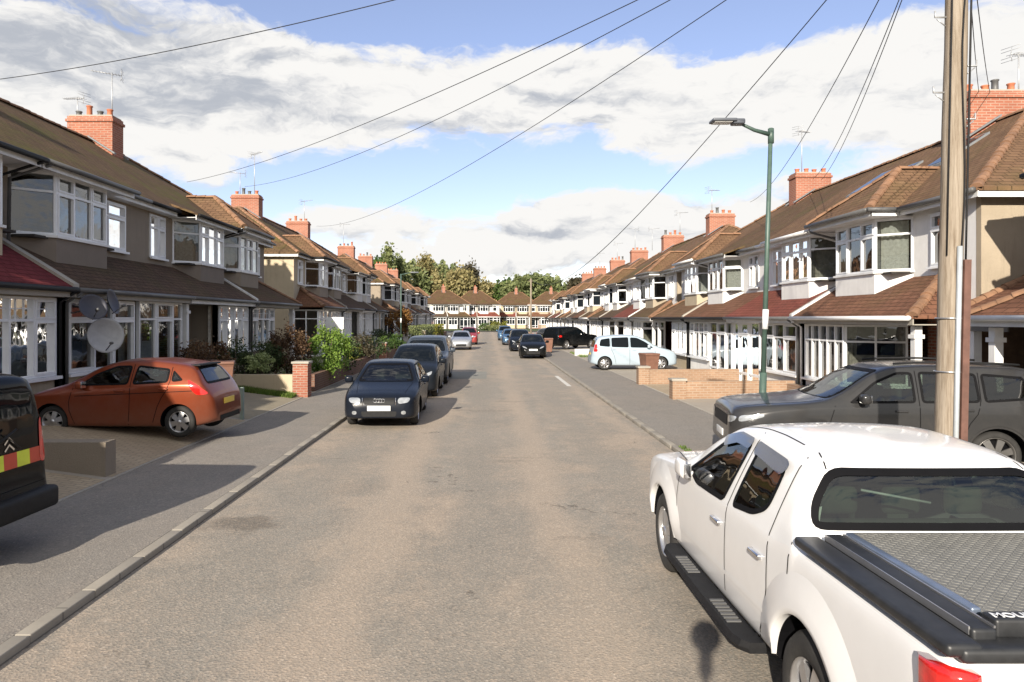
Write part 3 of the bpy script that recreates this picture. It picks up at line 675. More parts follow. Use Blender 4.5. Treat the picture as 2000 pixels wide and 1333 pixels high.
    # --- chimney
    if chimney:
        m = MB(); cz0, cz1 = zr-1.1, 8.38; m.obox(T(-.34, wm+.72, cz0), U*.68, -N*1.42, Z*(cz1-cz0)); m.obox(T(-.38, wm+.76, cz1), U*.76, -N*1.5, Z*.09); m.obox(T(-.34, wm+.72, cz1+.09), U*.68, -N*1.42, Z*.1)
        m.obox(T(-.3, wm+.68, cz1+.19), U*.6, -N*1.34, Z*.05, 1)
        co = m.build('chimney', [BRICKC, CONC], ro)
        for k in range(4):
            p = MB(); hh = r.choice([.16, .2, .34, .14]); p.lathe([(.085, 0), (.1, .03), (.085, .05), (.08, hh), (.1, hh+.02), (.1, hh+.05), (.07, hh+.05), (.065, .0)], T(r.uniform(-.08, .08), wm+.5-k*.34, cz1+.23), Z, 10); p.build('chimney_pot', TERRA if r.random() < .75 else GREYPL, co)
        lf = MB(); sl = (zr-ze)/run
        for sg in (-1, 1): lf = MB(); lf.obox(T(sg*.35, wm+.72+.12, zr-(.72+.12)*sl+.1), U*sg*.1, -N*.84+Z*(.84*sl+.0), Z*.05); lf.build('flashing', LEAD, co)
    M = Matrix.Diagonal((sc, sc, sz, 1))
    def rec(o):
        for ch in o.children:
            if ch.data: ch.data.transform(M)
            rec(ch)
    rec(root)
    return root, T

def antenna(base, h, label, az=0.0, kind=0, mount=True):
    b = Vector(base); t = empty('tv_antenna', b); tag(t, label, 'antenna', 'television antennas on the chimneys')
    m = MB(); m.tube([b, b+Vector((0, 0, h))], .022, 6); m.build('mast', plain('galvanised', (.45, .46, .47), .45, .5), t)
    d = Vector((math.sin(az), math.cos(az), .08)).normalized(); s = d.cross(Vector((0, 0, 1))).normalized()
    m = MB(); top = b+Vector((0, 0, h-.06)); m.tube([top-d*.35, top+d*.75], .014, 6)
    for k in range(9):
        q = top-d*.25+d*k*.115; m.tube([q-s*(.2-.008*k), q+s*(.2-.008*k)], .007, 4)
    for e in (-1, 1): m.tube([top-d*.35, top-d*.4+Vector((0, 0, e*.22))+d*.1], .01, 4); 
    for e in (-2, -1, 1, 2): q = top-d*.36+Vector((0, 0, e*.1)); m.tube([q-s*.28, q+s*.28], .007, 4)
    m.build('yagi_head', MATS['galvanised'], t)
    return t

# right-hand terraces -------------------------------------------------
KR, KL = 1.15, 1.22; ZR, ZL = 1.08, 1.15; LR, LL = 9.3*KR, 8.7*KL; GR, GL = -.05, .4
GRP = 'terraced houses lining the right of the street'; GLP = 'terraced houses lining the left of the street'
ordn = ['first', 'second', 'third', 'fourth', 'fifth', 'sixth', 'seventh', 'eighth', 'ninth', 'tenth', 'eleventh', 'twelfth', 'thirteenth', 'fourteenth', 'fifteenth', 'sixteenth', 'seventeenth', 'eighteenth']
rs = [-8.8-.0, 13.5, 35.1, 56.7, 78.3]
RO = [  # roof, pent, wall, apron, porch, front, bigw, extra label
    dict(roof='or', pent='rd2', wall=RENDW, side=RENDS, gwall=RENDW, porch='open', front='cant', bigw=2, cur=NET, skylights=((.55, -1.7, -2.9, .75),), crossmat='or', lab='white end house with rusty brown lower roof and net-curtained bay behind the wooden pole'),
    dict(roof='or', pent='rd', wall=RENDW, gwall=RENDW, porch='glazed', front='flat', bigw=0, skylights=((.7, -1.2, -2.5, .7), (2.4, -1.6, -2.7, .7)), lab='white house with red lower roof and rooflights, behind the green lamp post'),
    dict(roof='br', pent='rd2', wall=RENDW, gwall=RENDW, porch='glazed', front='flat', bigw=1, lab='white house with rusty lower roof and wide glazed front, beyond the red-roofed one with rooflights'),
    dict(roof='or', pent='or', wall=RENDW2, gwall=RENDC, apron=RENDC, porch='open', front='flat', bigw=1, lab='house with cream panel under its bay and brown lower roof, facing the pale blue car'),
    dict(roof='or', pent='br', wall=RENDW, gwall=RENDW, porch='open', front='cant', bigw=0),
    dict(roof='or', pent='rd', wall=RENDW, gwall=RENDW, porch='open', front='flat', bigw=0),
    dict(roof='brm', pent='dk', wall=RENDW, gwall=RENDW2, porch='open', front='cant', bigw=0),
    dict(roof='or', pent='br', wall=RENDW, gwall=BRICKR, porch='glazed', front='flat', bigw=0)]
chim = []
k = 0
for bi in range(1, 5):
    y0 = rs[bi]; Wd = 5.2
    for j, (py, dr, en, ch) in enumerate(((y0+Wd, -1, True, True), (y0+Wd, 1, False, False), (y0+3*Wd, -1, False, True), (y0+3*Wd, 1, True, False))):
        o = dict(RO[k % 8]) if k < 8 else dict(RO[4+(k*3) % 4])
        lab = o.pop('lab', None)
        if k >= 4: o['gwall'] = [RENDW, BRICKR, RENDW2, RENDC, RENDW, RENDS][k % 6]; o['side'] = RENDS; o['apron'] = [None, RENDW2, None, RENDC, RENDS][k % 5]
        if k >= 8: o['pent'] = ['br', 'rd2', 'dk', 'or', 'br', 'rd', 'rd2', 'br'][k % 8]; 
        pcol = {'br': 'brown', 'rd': 'red', 'rd2': 'rusty', 'or': 'tan', 'dk': 'dark', 'brm': 'mossy'}[o['pent']]
        lab = lab or 'white bay-fronted house with %s lower roof, %s along the right-hand terrace from the wooden pole' % (pcol, ordn[k])
        house(lab, (LR, py*KR, 0), (0, dr, 0), (-1, 0, 0), GR, Wd, sc=KR, sz=ZR, end=en, cross=en, chimney=ch, near=(k < 7), group=GRP, seed=40+k, **o)
        if ch: chim.append(Vector((LR+3.8*KR, py*KR, GR+8.6*ZR)))
        k += 1
# block nearer than the pole: only its end house and passage roof enter the view
house('end house at the right edge whose corner shades the neighbouring beige side wall', (LR, (11.7-5.2)*KR, 0), (0, 1, 0), (-1, 0, 0), GR, 5.2, sc=KR, sz=ZR, end=True, cross=False, wall=RENDW2, roof='or', pent='rd2', porch='open', front='flat', group=GRP, seed=77)
# left-hand terraces --------------------------------------------------
k = 0; WL = 5.05
LO = [
    dict(roof='brm', pent='mar', wall=RENDC, gwall=RENDC, porch='glazed', bigw=1, lab='cream house with maroon lower roof at the left edge of the photo', cur=None),
    dict(roof='brm', pent='dk', wall=RENDL, apron=RENDL2, gwall=RENDC, porch='glazed', bigw=0, cur=0, lab='pebbledashed house with white glazed porch, behind the orange hatchback'),
    dict(roof='brm', pent='dk', wall=RENDL, apron=RENDL2, gwall=RENDL, porch='open', bigw=1, lab='pebbledashed house with dark porch, behind the brown-leaved shrubs'),
    dict(roof='brm', pent='br', wall=RENDL, apron=RENDL, gwall=RENDL, porch='open', bigw=1, crossmat='or', lab='grey end house with sunlit hipped bay roof beside the gap on the left'),
    dict(roof='brm', pent='rd2', wall=RENDC, apron=RENDL, gwall=RENDC, porch='glazed', bigw=0, crossmat='or', gable_sign=True, lab='end house with cream sunlit side wall facing the gap on the left'),
    dict(roof='br', pent='dk', wall=RENDL, gwall=RENDW2, porch='open', bigw=1), dict(roof='br', pent='dk', wall=RENDL, apron=RENDW2, gwall=RENDW2, porch='glazed', bigw=0), dict(roof='or', pent='br', wall=RENDW2, gwall=RENDW2, porch='open', bigw=1)]
for bi, y0 in enumerate((7.7, 32.2, 58.4, 79.4)):
    for j, (py, dr, en, ch) in enumerate(((y0+WL, -1, bi > 0, True), (y0+WL, 1, False, False), (y0+3*WL, -1, False, True), (y0+3*WL, 1, True, False))):
        o = dict(LO[k]) if k < 8 else dict(LO[4+(k*3) % 4]); lab = o.pop('lab', None)
        if k >= 8: o.pop('gable_sign', None); o.pop('side', None); o['wall'] = [RENDL, RENDC, RENDW2, RENDL2][k % 4]; o['gwall'] = o['wall']; o.pop('apron', None); o['pent'] = ['dk', 'br', 'rd2', 'dk'][k % 4]
        wcol = {'pebbledash_grey': 'grey', 'cream_render': 'cream', 'offwhite_render': 'off-white', 'pebbledash_brown': 'brown-grey'}[o['wall'].name]
        lab = lab or '%s bay-fronted house with %s porch, %s along the left-hand terrace from the maroon-roofed one' % (wcol, 'glazed' if o['porch'] == 'glazed' else 'open', ordn[k])
        house(lab, (-LL, py*KL, 0), (0, dr, 0), (1, 0, 0), GL, WL, sc=KL, sz=ZL, end=en, cross=en, chimney=ch, near=(k < 7), group=GLP, seed=140+k, **o)
        if ch: chim.append(Vector((-LL-3.8*KL, py*KL, GL+8.6*ZL)))
        k += 1
house('house before the maroon-roofed one, out of frame, whose shadow falls over the orange hatchback', (-LL, .3, 0), (0, 1, 0), (1, 0, 0), GL, WL, sc=KL, sz=ZL, end=True, wall=RENDC, roof='brm', pent='dk', front='flat', group=GLP, seed=171)
house('second house before the maroon-roofed one, out of frame on the left', (-LL, .3, 0), (0, -1, 0), (1, 0, 0), GL, WL, sc=KL, sz=ZL, wall=RENDC, roof='brm', pent='dk', front='flat', group=GLP, seed=172)
# houses closing the end of the street
GF = 'houses closing the far end of the street'
def farpair(px, y, ang, labs, wl, pn, rf='br', gz=0.1):
    x = (px-VX)*y/F; U = Vector((math.cos(ang), math.sin(ang), 0)); N = Vector((math.sin(ang), -math.cos(ang), 0))
    for s, lab, w, p in ((-1, labs[0], wl[0], pn[0]), (1, labs[1], wl[1], pn[1])):
        house(lab, (x, y, 0), U*s, N, gz, 5.2, sc=1.04, sz=1.16, end=True, cross=False, chimney=(s < 0), near=False, wall=w, gwall=w, roof=rf, pent=p, crossmat=rf, porch='glazed' if s > 0 else 'open', front='cant', group=GF, seed=int(300+px+s), bigw=0)
farpair(806, 172, .2, ['far house hidden mostly behind the left terrace end, left half', 'brown-roofed far house just clear of the left terrace end'], (RENDL, RENDW2), ('br', 'dk'))
farpair(872, 166, .25, ['far house with dark lower roof behind the far-left hedge', 'off-white far house with brown lower roof just left of the red-roofed pair'], (RENDW2, RENDW2), ('dk', 'br'))
farpair(931, 170, .1, ['white far house with red lower roof, straight beyond the red car', 'white far house with red lower roof, right half of the pair at the road end'], (RENDW, RENDW2), ('rd', 'rd'))
farpair(1008, 178, -.04, ['cream far house with maroon lower roof left of the far wooden pole', 'cream far house with brown lower roof right of the far wooden pole'], (RENDC, RENDC), ('rd', 'br'))
farpair(1076, 176, -.1, ['beige far house with rusty lower roof near the right terrace end', 'off-white far house half hidden by the right terrace end'], (RENDS, RENDW2), ('rd2', 'br'))
farpair(1140, 180, -.15, ['far house behind the right terrace end, left half', 'far house behind the right terrace end, right half'], (RENDS, RENDC), ('br', 'br'))

# carport roof in the passage beside the right end house
cp = empty('carport', (11, 14.5, 0)); tag(cp, 'tiled lean-to carport roof on a white post at the right edge', 'carport')
m = MB(); m.slab([(9.75, 13.5, 2.5), (9.75, 15.45, 2.5), (13.2, 15.45, 4.1), (13.2, 13.5, 4.1)], (0, 0, -.1)); cr = m.build('roof', T_RD2, cp)
rt = MB(); ridge_tiles(rt, (9.75, 15.42, 2.52), (13.2, 15.42, 4.12), .25, .1); rt.build('verge_tile_row', RIDGE, cr)
m = MB(); m.box(9.8, 9.83, 13.5, 15.4, 2.24, 2.44); m.build('fascia', GREYPL, cp)
m = MB(); m.box(9.84, 10.0, 14.5, 14.66, -.1, 2.4); m.build('post', UPVC, cp)
m = MB(); m.box(13.3, 13.4, 13.4, 15.5, -.1, 3.6); m.build('back_wall', plain('dark_boards', (.07, .045, .03), .9, var=.3), cp)
m = MB(); m.box(10.1, 13.3, 15.38, 15.46, -.1, 2.4); m.build('side_boarding', plain('brown_boards', (.11, .07, .045), .9, var=.3), cp)

# antennas ---------------------------------------------------------------
al = ['tall antenna on the nearest left chimney', 'antenna on the second left chimney, just past the sunlit hipped bay', 'antenna on the third left chimney', 'antenna on the fourth left chimney', 'antenna on the nearest right chimney at the right edge', 'antenna on the right chimney beside the lamp post', 'antenna on the third right chimney', 'antenna on the fourth right chimney', 'antenna on the fifth right chimney']
lc = sorted([c for c in chim if c.x < 0], key=lambda v: v.y); rc = sorted([c for c in chim if c.x > 0], key=lambda v: v.y)
antenna(lc[1]+Vector((.6, .1, -.1)), 1.9, 'tall white television antenna on the chimney nearest on the left', -1.9)
antenna(lc[1]+Vector((-.75, .1, -.1)), .95, 'short leaning antenna behind the chimney pots, nearest on the left', -1.2)
antenna(lc[2]+Vector((-.5, .2, 0)), 1.5, 'grey antenna on the left chimney after the sunlit hipped bay roof', -1.7)
antenna(lc[2]+Vector((.45, .1, 0)), 2.7, 'thin tall antenna beside the second left chimney', 2.2)
antenna(lc[3]+Vector((.5, 0, 0)), 1.7, 'antenna on the third left chimney from the camera', 1.9)
antenna(lc[4]+Vector((-.3, 0, 0)), 2.4, 'antenna on the fourth left chimney from the camera', 1.1)
antenna(rc[0]+Vector((.8, -.1, -.3)), 1.5, 'dark antenna on the chimney at the right edge', 1.2)
antenna(rc[1]+Vector((-.3, .2, 0)), 2.1, 'antenna on the chimney just right of the green lamp post', .9)
antenna(rc[2]+Vector((-.55, 0, 0)), 1.6, 'antenna above the third right-hand chimney', 1.0)
antenna(rc[3]+Vector((.6, 0, 0)), 1.9, 'antenna above the fourth right-hand chimney', 1.3)
antenna(rc[4]+Vector((-.4, 0, 0)), 2.2, 'antenna above the fifth right-hand chimney', -1.3)
antenna(rc[4]+Vector((1.3, 0, 0)), 2.2, 'second antenna at the fifth right-hand chimney', 1.6)
antenna(rc[5]+Vector((0, 0, 0)), 2.0, 'antenna above the sixth right-hand chimney', 1.3)
antenna(rc[6]+Vector((0, 0, 0)), 2.0, 'small antenna above the seventh right-hand chimney', 1.3)

#@@CARS@@
# ------------------------------------------------------------------ vehicles
def pchip(P):
    xs = [p[0] for p in P]; ys = [p[1] for p in P]; n = len(xs)
    h = [xs[i+1]-xs[i] for i in range(n-1)]; dl = [(ys[i+1]-ys[i])/h[i] for i in range(n-1)]
    m = [0]*n
    for i in range(1, n-1):
        if dl[i-1]*dl[i] > 0:
            w1 = 2*h[i]+h[i-1]; w2 = h[i]+2*h[i-1]; m[i] = (w1+w2)/(w1/dl[i-1]+w2/dl[i])
    m[0] = dl[0]; m[-1] = dl[-1]
    def f(x):
        if x <= xs[0]: return ys[0]
        if x >= xs[-1]: return ys[-1]
        i = 0
        while x > xs[i+1]: i += 1
        t = (x-xs[i])/h[i]
        return ys[i]*(2*t**3-3*t**2+1)+h[i]*m[i]*(t**3-2*t**2+t)+ys[i+1]*(-2*t**3+3*t**2)+h[i]*m[i+1]*(t**3-t**2)
    return f
def chaikin(P, n=2, closed=True):
    for _ in range(n):
        Q = []; m = len(P)
        rng = range(m) if closed else range(m-1)
        if not closed: Q.append(P[0])
        for i in rng:
            a = P[i]; b = P[(i+1) % m]
            Q.append(tuple(a[k]*.75+b[k]*.25 for k in range(len(a)))); Q.append(tuple(a[k]*.25+b[k]*.75 for k in range(len(a))))
        if not closed: Q.append(P[-1])
        P = Q
    return P
PLATEW = plain('plate_white', (.72, .73, .72), .4, var=.08, scale=3)
PLATEY = plain('plate_yellow', (.7, .5, .08), .4, var=.08, scale=3)
LAMPG = plain('headlamp_glass', (.4, .42, .44), .12, .5, var=.25, scale=12, coat=1)
LAMPR = plain('tail_lamp_red', (.55, .015, .012), .12, var=.35, scale=18, coat=1)
LAMPO = plain('indicator_amber', (.7, .25, .03), .2, coat=1)
def rpoly(P, r=.06, seg=.09):
    n = len(P); Q = []
    for i in range(n):
        p = Vector(P[i]); a = Vector(P[i-1]); b = Vector(P[(i+1) % n]); la = (a-p).length; lb = (b-p).length
        if la < 1e-6 or lb < 1e-6: continue
        ra = min(r, la*.45); rb = min(r, lb*.45); s = p+(a-p)/la*ra; e = p+(b-p)/lb*rb
        for t in (0, .25, .5, .75, 1): Q.append(tuple(s*(1-t)**2+p*2*t*(1-t)+e*t*t))
        nx = P[(i+2) % n]; q = b+((p-b)/lb*min(r, lb*.45)); m = int((q-e).length/seg)
        for k in range(1, m): Q.append(tuple(e+(q-e)*k/m))
    return Q
class Car:
    def __init__(c, name, label, sp, mat, loc, heading, cat='car', group=None, wheels=None, holes=False, dens=1.0, roll=0):
        c.sp = sp; c.L = sp['L']; c.mat = mat
        c.root = empty(name, (0, 0, 0)); tag(c.root, label, cat, group)
        top, bel, wid, bot = pchip(sp['top']), pchip(sp['belt']), pchip(sp['wid']), pchip(sp.get('bot', [(0, .26), (.4, .2), (sp['L']-.5, .2), (sp['L'], .3)]))
        c.topf = top; tum = sp.get('tum', .38); L = c.L
        N = int(110*dens); xs = [L*(.5-.5*math.cos(math.pi*i/N))*.35+L*i/N*.65 for i in range(N+1)]
        rows = []
        for x in xs:
            zt = top(x); zb = bot(x); w = wid(x); zs = min(bel(x), zt-.05); hg = zt-zs; k = min(1, hg/.25)
            wt = w-.035-tum*hg*(.6+.4*k)
            K = [(0, zb), (w*.6, zb), (w-.09, zb), (w-.015, zb+.05), (w-.002, zb+.3*(zs-zb)), (w, zb+.62*(zs-zb)), (w-.012, zs-.05), (w-.035, zs), (wt*.3+(w-.035)*.7, zs+.3*(hg-.05)), (wt, zt-.065*k-.03), (wt-.07, zt-.02), (wt*.55, zt+.004), (0, zt+.012)]
            rows.append(chaikin(K, 2, False))
        n = len(rows[0]); vs = []; fs = []
        for i, x in enumerate(xs):
            ring = [(x, y, z) for y, z in rows[i]]+[(x, -y, z) for y, z in rows[i][-2:0:-1]]
            vs += ring
        m = len(ring)
        for i in range(len(xs)-1):
            for k in range(m): fs.append((i*m+k, i*m+(k+1) % m, (i+1)*m+(k+1) % m, (i+1)*m+k))
        fs.append(tuple(range(m-1, -1, -1))); fs.append(tuple(len(xs)*m-m+k for k in range(m)))
        me = bpy.data.meshes.new('body'); me.from_pydata(vs, [], fs)
        me.materials.append(mat); me.materials.append(DARKT)
        ob = bpy.data.objects.new('body', me); COL.objects.link(ob)
        c.ax = sp['axles']; Rw = sp['wr']; Ra = sp.get('ar', Rw*1.13); wmax = max(p[1] for p in sp['wid']); c.wmax = wmax; c.tr = wmax-sp.get('tin', .11)
        cb = bmesh.new()
        for ax in c.ax:
            for s in (-1, 1):
                mt = Matrix.Translation((ax, s*(wmax-.02), Rw+.01)) @ Matrix.Rotation(R(90), 4, 'X')
                bmesh.ops.create_cone(cb, cap_ends=True, segments=40, radius1=Ra, radius2=Ra, depth=.56, matrix=mt)
        cm_ = bpy.data.meshes.new('cut'); cb.to_mesh(cm_); cb.free(); co = bpy.data.objects.new('cut', cm_); COL.objects.link(co)
        md = ob.modifiers.new('b', 'BOOLEAN'); md.operation = 'DIFFERENCE'; md.object = co; md.solver = 'EXACT'
        dg = bpy.context.evaluated_depsgraph_get(); nm = bpy.data.meshes.new_from_object(ob.evaluated_get(dg)); nm.name = 'body'
        ob.modifiers.clear(); ob.data = nm; bpy.data.objects.remove(co); me = nm
        c.bvh = BVHTree.FromPolygons([v.co.copy() for v in me.vertices], [tuple(p.vertices) for p in me.polygons])
        hole = []
        for p in me.polygons:
            q = p.center; p.use_smooth = True
            for ax in c.ax:
                rr = math.hypot(q.x-ax, q.z-Rw-.01)
                if rr < Ra+.004 and (abs(p.normal.y) > .99 and abs(q.y) < wmax-.2 or (rr > Ra-.02 and abs(p.normal.y) < .3)) and abs(q.y) > .3: p.material_index = 1; p.use_smooth = False
        bm = bmesh.new(); bm.from_mesh(me)
        for e in bm.edges:
            if len(e.link_faces) == 2 and e.link_faces[0].material_index != e.link_faces[1].material_index: e.smooth = False
        if holes:
            kill = []
            polys = [('s', inset(rpoly(p), .025)) for p in sp['sidewin']]+[('f', inset(rpoly(sp['wind']), .05)), ('r', inset(rpoly(sp['rear']), .035))]
            for f in bm.faces:
                q = f.calc_center_median(); nn = f.normal
                for kd, P in polys:
                    if kd == 's' and abs(nn.y) > .45 and inpoly(q.x, q.z, P): kill.append(f); break
                    if kd == 'f' and q.x < L*.5 and nn.z > .1 and abs(nn.y) < .8 and inpoly(q.y, q.z, P): kill.append(f); break
                    if kd == 'r' and q.x > L*.55 and abs(nn.y) < .8 and inpoly(q.y, q.z, P): kill.append(f); break
            bmesh.ops.delete(bm, geom=kill, context='FACES')
        bm.to_mesh(me); bm.free()
        ob.parent = c.root; c.body = ob; ORI['body'] = Vector((0, 0, 0)); ORI[ob.name] = Vector((0, 0, 0))
        c.holes = holes
        c.windows(); c.wheels(wheels or {})
        c.place = (loc, heading, roll)
    def hit(c, kind, a, b, sg=1):
        if kind == 's': o, d = Vector((a, sg*4, b)), Vector((0, -sg, 0))
        elif kind == 'f': o, d = Vector((-3, a, b)), Vector((1, 0, 0))
        elif kind == 'r': o, d = Vector((c.L+3, a, b)), Vector((-1, 0, 0))
        else: o, d = Vector((a, b, 5)), Vector((0, 0, -1))
        q = c.bvh.ray_cast(o, d)
        if q[0] is None: return None, None
        n = q[1]
        if n.dot(d) > 0: n = -n
        return q[0], n
    def panel(c, name, mat, kind, P, eps=.004, sg=1, parent=None, rnd=2, nr=8, nc=14, label=None):
        P = rpoly(P, (.09 if kind == 'r' else .07) if rnd == 2 else .03) if rnd else P
        x0 = min(p[0] for p in P); x1 = max(p[0] for p in P); g = MB(); vs = []; ok = True; lastn = None
        for i in range(nc+1):
            x = x0+(x1-x0)*(.002+.996*(.5-.5*math.cos(math.pi*i/nc))); ys = []
            for k in range(len(P)):
                a, b = P[k], P[(k+1) % len(P)]
                if (a[0]-x)*(b[0]-x) <= 0 and a[0] != b[0]: ys.append(a[1]+(b[1]-a[1])*(x-a[0])/(b[0]-a[0]))
            if len(ys) < 2: ys = [P[0][1], P[0][1]]
            for j in range(nr+1):
                y = min(ys)+(max(ys)-min(ys))*j/nr
                q, n = c.hit(kind, x, y, sg)
                if q is None: q, n = (vs[-1] if vs else Vector((0, 0, 0))), Vector((0, 0, 0)); vs.append(Vector(q)); continue
                vs.append(q+n*eps)
        g.idx(vs, [(i*(nr+1)+j, (i+1)*(nr+1)+j, (i+1)*(nr+1)+j+1, i*(nr+1)+j+1) for i in range(nc) for j in range(nr)])
        o = g.build(name, mat, parent or c.root, uv=False)
        if label: o['label'] = label
        return o
    def ring(c, g, kind, P, ins, eps=.006, sg=1, rnd=2):
        P = rpoly(P, .09 if kind == 'r' else .07); Q = inset(P, ins); vs = []; n = len(P); ll = None
        for a, b in list(zip(P, Q)):
            for t in (0, .5, 1):
                q, nn = c.hit(kind, a[0]+(b[0]-a[0])*t, a[1]+(b[1]-a[1])*t, sg)
                if q is None: q, nn = (ll if ll else Vector((0, 0, 0))), Vector((0, 0, 0))
                ll = q; vs.append(q+nn*eps)
        g.idx(vs, [(3*i+k, 3*((i+1) % n)+k, 3*((i+1) % n)+k+1, 3*i+k+1) for i in range(n) for k in (0, 1)])
    def ribbon(c, g, kind, pts, w=.008, eps=.003, sg=1, rnd=2):
        pts = chaikin(pts, rnd, False) if rnd else pts; D = []
        for i in range(len(pts)-1):
            a, b = pts[i], pts[i+1]; n = max(1, int(math.hypot(b[0]-a[0], b[1]-a[1])/.06))
            for k in range(n): D.append((a[0]+(b[0]-a[0])*k/n, a[1]+(b[1]-a[1])*k/n))
        D.append(pts[-1]); vs = []
        for i, p in enumerate(D):
            a, b = D[max(0, i-1)], D[min(len(D)-1, i+1)]; dx, dy = b[0]-a[0], b[1]-a[1]; l = math.hypot(dx, dy) or 1; nx, ny = -dy/l*w/2, dx/l*w/2
            for s in (-1, 1):
                q, n = c.hit(kind, p[0]+nx*s, p[1]+ny*s, sg)
                if q is None: q, n = (vs[-1] if vs else Vector((0, 0, 0))), Vector((0, 0, 0))
                vs.append(q+n*eps)
        g.idx(vs, [(2*i, 2*i+2, 2*i+3, 2*i+1) for i in range(len(D)-1)])
    def windows(c):
        sp = c.sp; gm = CGLASS if c.holes else CGLASSD; W_ = []
        def addw(name, kind, P, sg=1):
            o = c.panel(name, gm, kind, P, .003, sg, nr=6, nc=16)
            if c.holes:
                g = MB(); c.ring(g, kind, P, .036 if kind == 's' else .04, .006, sg); g.build('gasket', DARKT, o, uv=False)
            return o
        c.wsc = addw('windscreen', 'f', sp['wind']); c.rw = addw('rear_window', 'r', sp['rear'])
        for sg in (-1, 1):
            for P in sp['sidewin']: addw('side_window', 's', P, sg)
        g = MB()
        for sg in (-1, 1):
            for ln in sp.get('seams', []): h_ = MB(); c.ribbon(h_, 's', ln, .012, .003, sg, 1); h_.build('panel_seam', DARKT, c.body, uv=False)
        for ln in sp.get('topseams', []): c.ribbon(g, 't', ln, .009, .0025, 1, 1); c.ribbon(g, 't', [(x, -y) for x, y in ln], .009, .0025, 1, 1)
        for ln in sp.get('rearseams', []): c.ribbon(g, 'r', ln, .009, .0025, 1, 1)
        if g.v: g.build('panel_seam', DARKT, c.body, uv=False)
        for sg in (-1, 1):
            for (x, z) in sp.get('handles', []):
                q, n = c.hit('s', x, z, sg)
                g = MB(); g.rbox(x-.09, x+.09, q.y-.01 if sg > 0 else q.y-.03, q.y+.03 if sg > 0 else q.y+.01, z-.016, z+.016, .01); g.build('door_handle', sp.get('handlemat', c.mat), c.root, uv=False)
            mx, mz = sp['mirror']; q, n = c.hit('s', mx, mz-.03, sg)
            y = abs(q.y)
            g = MB(); fold = sp.get('fold', 0)
            w = .2 if not fold else .1
            g.rbox(mx-.08-(0 if not fold else .06), mx+.06+(0 if not fold else .06), *(sorted((sg*(y+.04), sg*(y+.04+w)))), mz-.075, mz+.085, .05); 
            g.tube([(mx, sg*(y-.03), mz-.05), (mx-.01, sg*(y+.09), mz-.04)], .025, 6); mo = g.build('wing_mirror', sp.get('mirmat', c.mat), c.root, uv=False)
            g = MB(); g.rbox(mx+.055+(.06 if fold else 0), mx+.066+(.06 if fold else 0), *(sorted((sg*(y+.06), sg*(y+.02+w)))), mz-.055, mz+.065, .005); g.build('mirror_glass', CHROME, mo, uv=False)
    def wheels(c, o):
        Rw = c.sp['wr']; ww = o.get('w', .2); ns = o.get('spokes', 7); rr = Rw*o.get('rim', .66); mat = o.get('mat', ALLOY)
        first = None
        for i, ax in enumerate(c.ax):
            for s in (-1, 1):
                yo = s*c.tr
                if first is None or True:
                    key = (round(Rw, 3), ns, s, ww)
                    g = MB(); A = (0, s, 0)
                    prof = [(rr, -.9*ww), (Rw*.9, -.98*ww), (Rw*.985, -.82*ww), (Rw, -.6*ww), (Rw*.997, -.5*ww), (Rw, -.4*ww), (Rw*.985, -.16*ww), (Rw*.92, -.03*ww), (Rw*.8, .03*ww), (rr*1.02, .0), (rr, -.06*ww)]
                    g.lathe(prof, (ax, yo, Rw), A, 40); wh = empty('wheel', (0, 0, 0)); 
                    # the wheel itself is the tyre mesh; the rim is its sub-part
                    bpy.data.objects.remove(wh)
                    ty = g.build('wheel', RUBBER, c.root, uv=False)
                    g = MB(); O = Vector((ax, yo, Rw)); Y = Vector((0, s, 0))
                    g.lathe([(rr, -.9*ww), (rr*.93, -.85*ww), (rr*.9, -.2*ww), (rr*.97, -.05*ww), (rr, -.01*ww), (rr*1.01, -.05*ww)], O, Y, 36)
                    for k in range(ns):
                        t = 2*math.pi*k/ns+.3; u = Vector((math.cos(t), 0, math.sin(t))); v = Vector((-math.sin(t), 0, math.cos(t)))
                        wa, wb_ = rr*o.get('sw', .13), rr*o.get('sw2', .2)
                        p0 = O+u*rr*.15-Y*.03; p1 = O+u*rr*.93-Y*.035
                        vs = [p0-v*wa+Y*.02, p0+v*wa+Y*.02, p1+v*wb_, p1-v*wb_]; vs += [q-Y*.03 for q in vs]
                        g.idx(vs, [(0, 1, 2, 3), (7, 6, 5, 4), (0, 4, 5, 1), (1, 5, 6, 2), (2, 6, 7, 3), (3, 7, 4, 0)], 0, False)
                    g.lathe([(0.001, .005), (rr*.2, .0), (rr*.24, -.03), (rr*.24, -.06)], O, Y, 16)
                    g.build('rim', mat, ty, uv=False)
                    g = MB(); g.lathe([(.001, -.07), (rr*.92, -.08), (rr*.92, -.1)], O, Y, 24); g.build('brake_disc', DARKT, ty, uv=False)
    def seats(c, xs, col=None, steer=True, ys=(-.36, .36)):
        col = col or plain('seat_fabric', (.05, .055, .05), .9, var=.3)
        z0 = .55
        for x in xs:
            for y in ys:
                g = MB(); g.rbox(x-.25, x+.25, y-.24, y+.24, z0-.15, z0+.05, .06)
                p = MB()
                g.rbox(x+.2, x+.34, y-.24, y+.24, z0, z0+.6, .06); g.rbox(x+.27, x+.35, y-.13, y+.13, z0+.63, z0+.8, .035); g.tube([(x+.3, y, z0+.55), (x+.31, y, z0+.68)], .015, 6)
                g.build('seat', col, c.root, uv=False)
        g = MB(); wi = c.wmax-.12; L = c.L
        g.rbox(c.ax[0]+.45, c.ax[0]+.85, -wi+.1, wi-.1, .55, c.sp['dash'], .06); g.box(c.ax[0]+.5, c.ax[1]+.2, -wi+.1, wi-.1, .3, .34); g.build('dashboard', DARKT, c.root, uv=False)
        g = MB(); x = c.ax[0]+1.0; cz = c.sp['dash']+.0
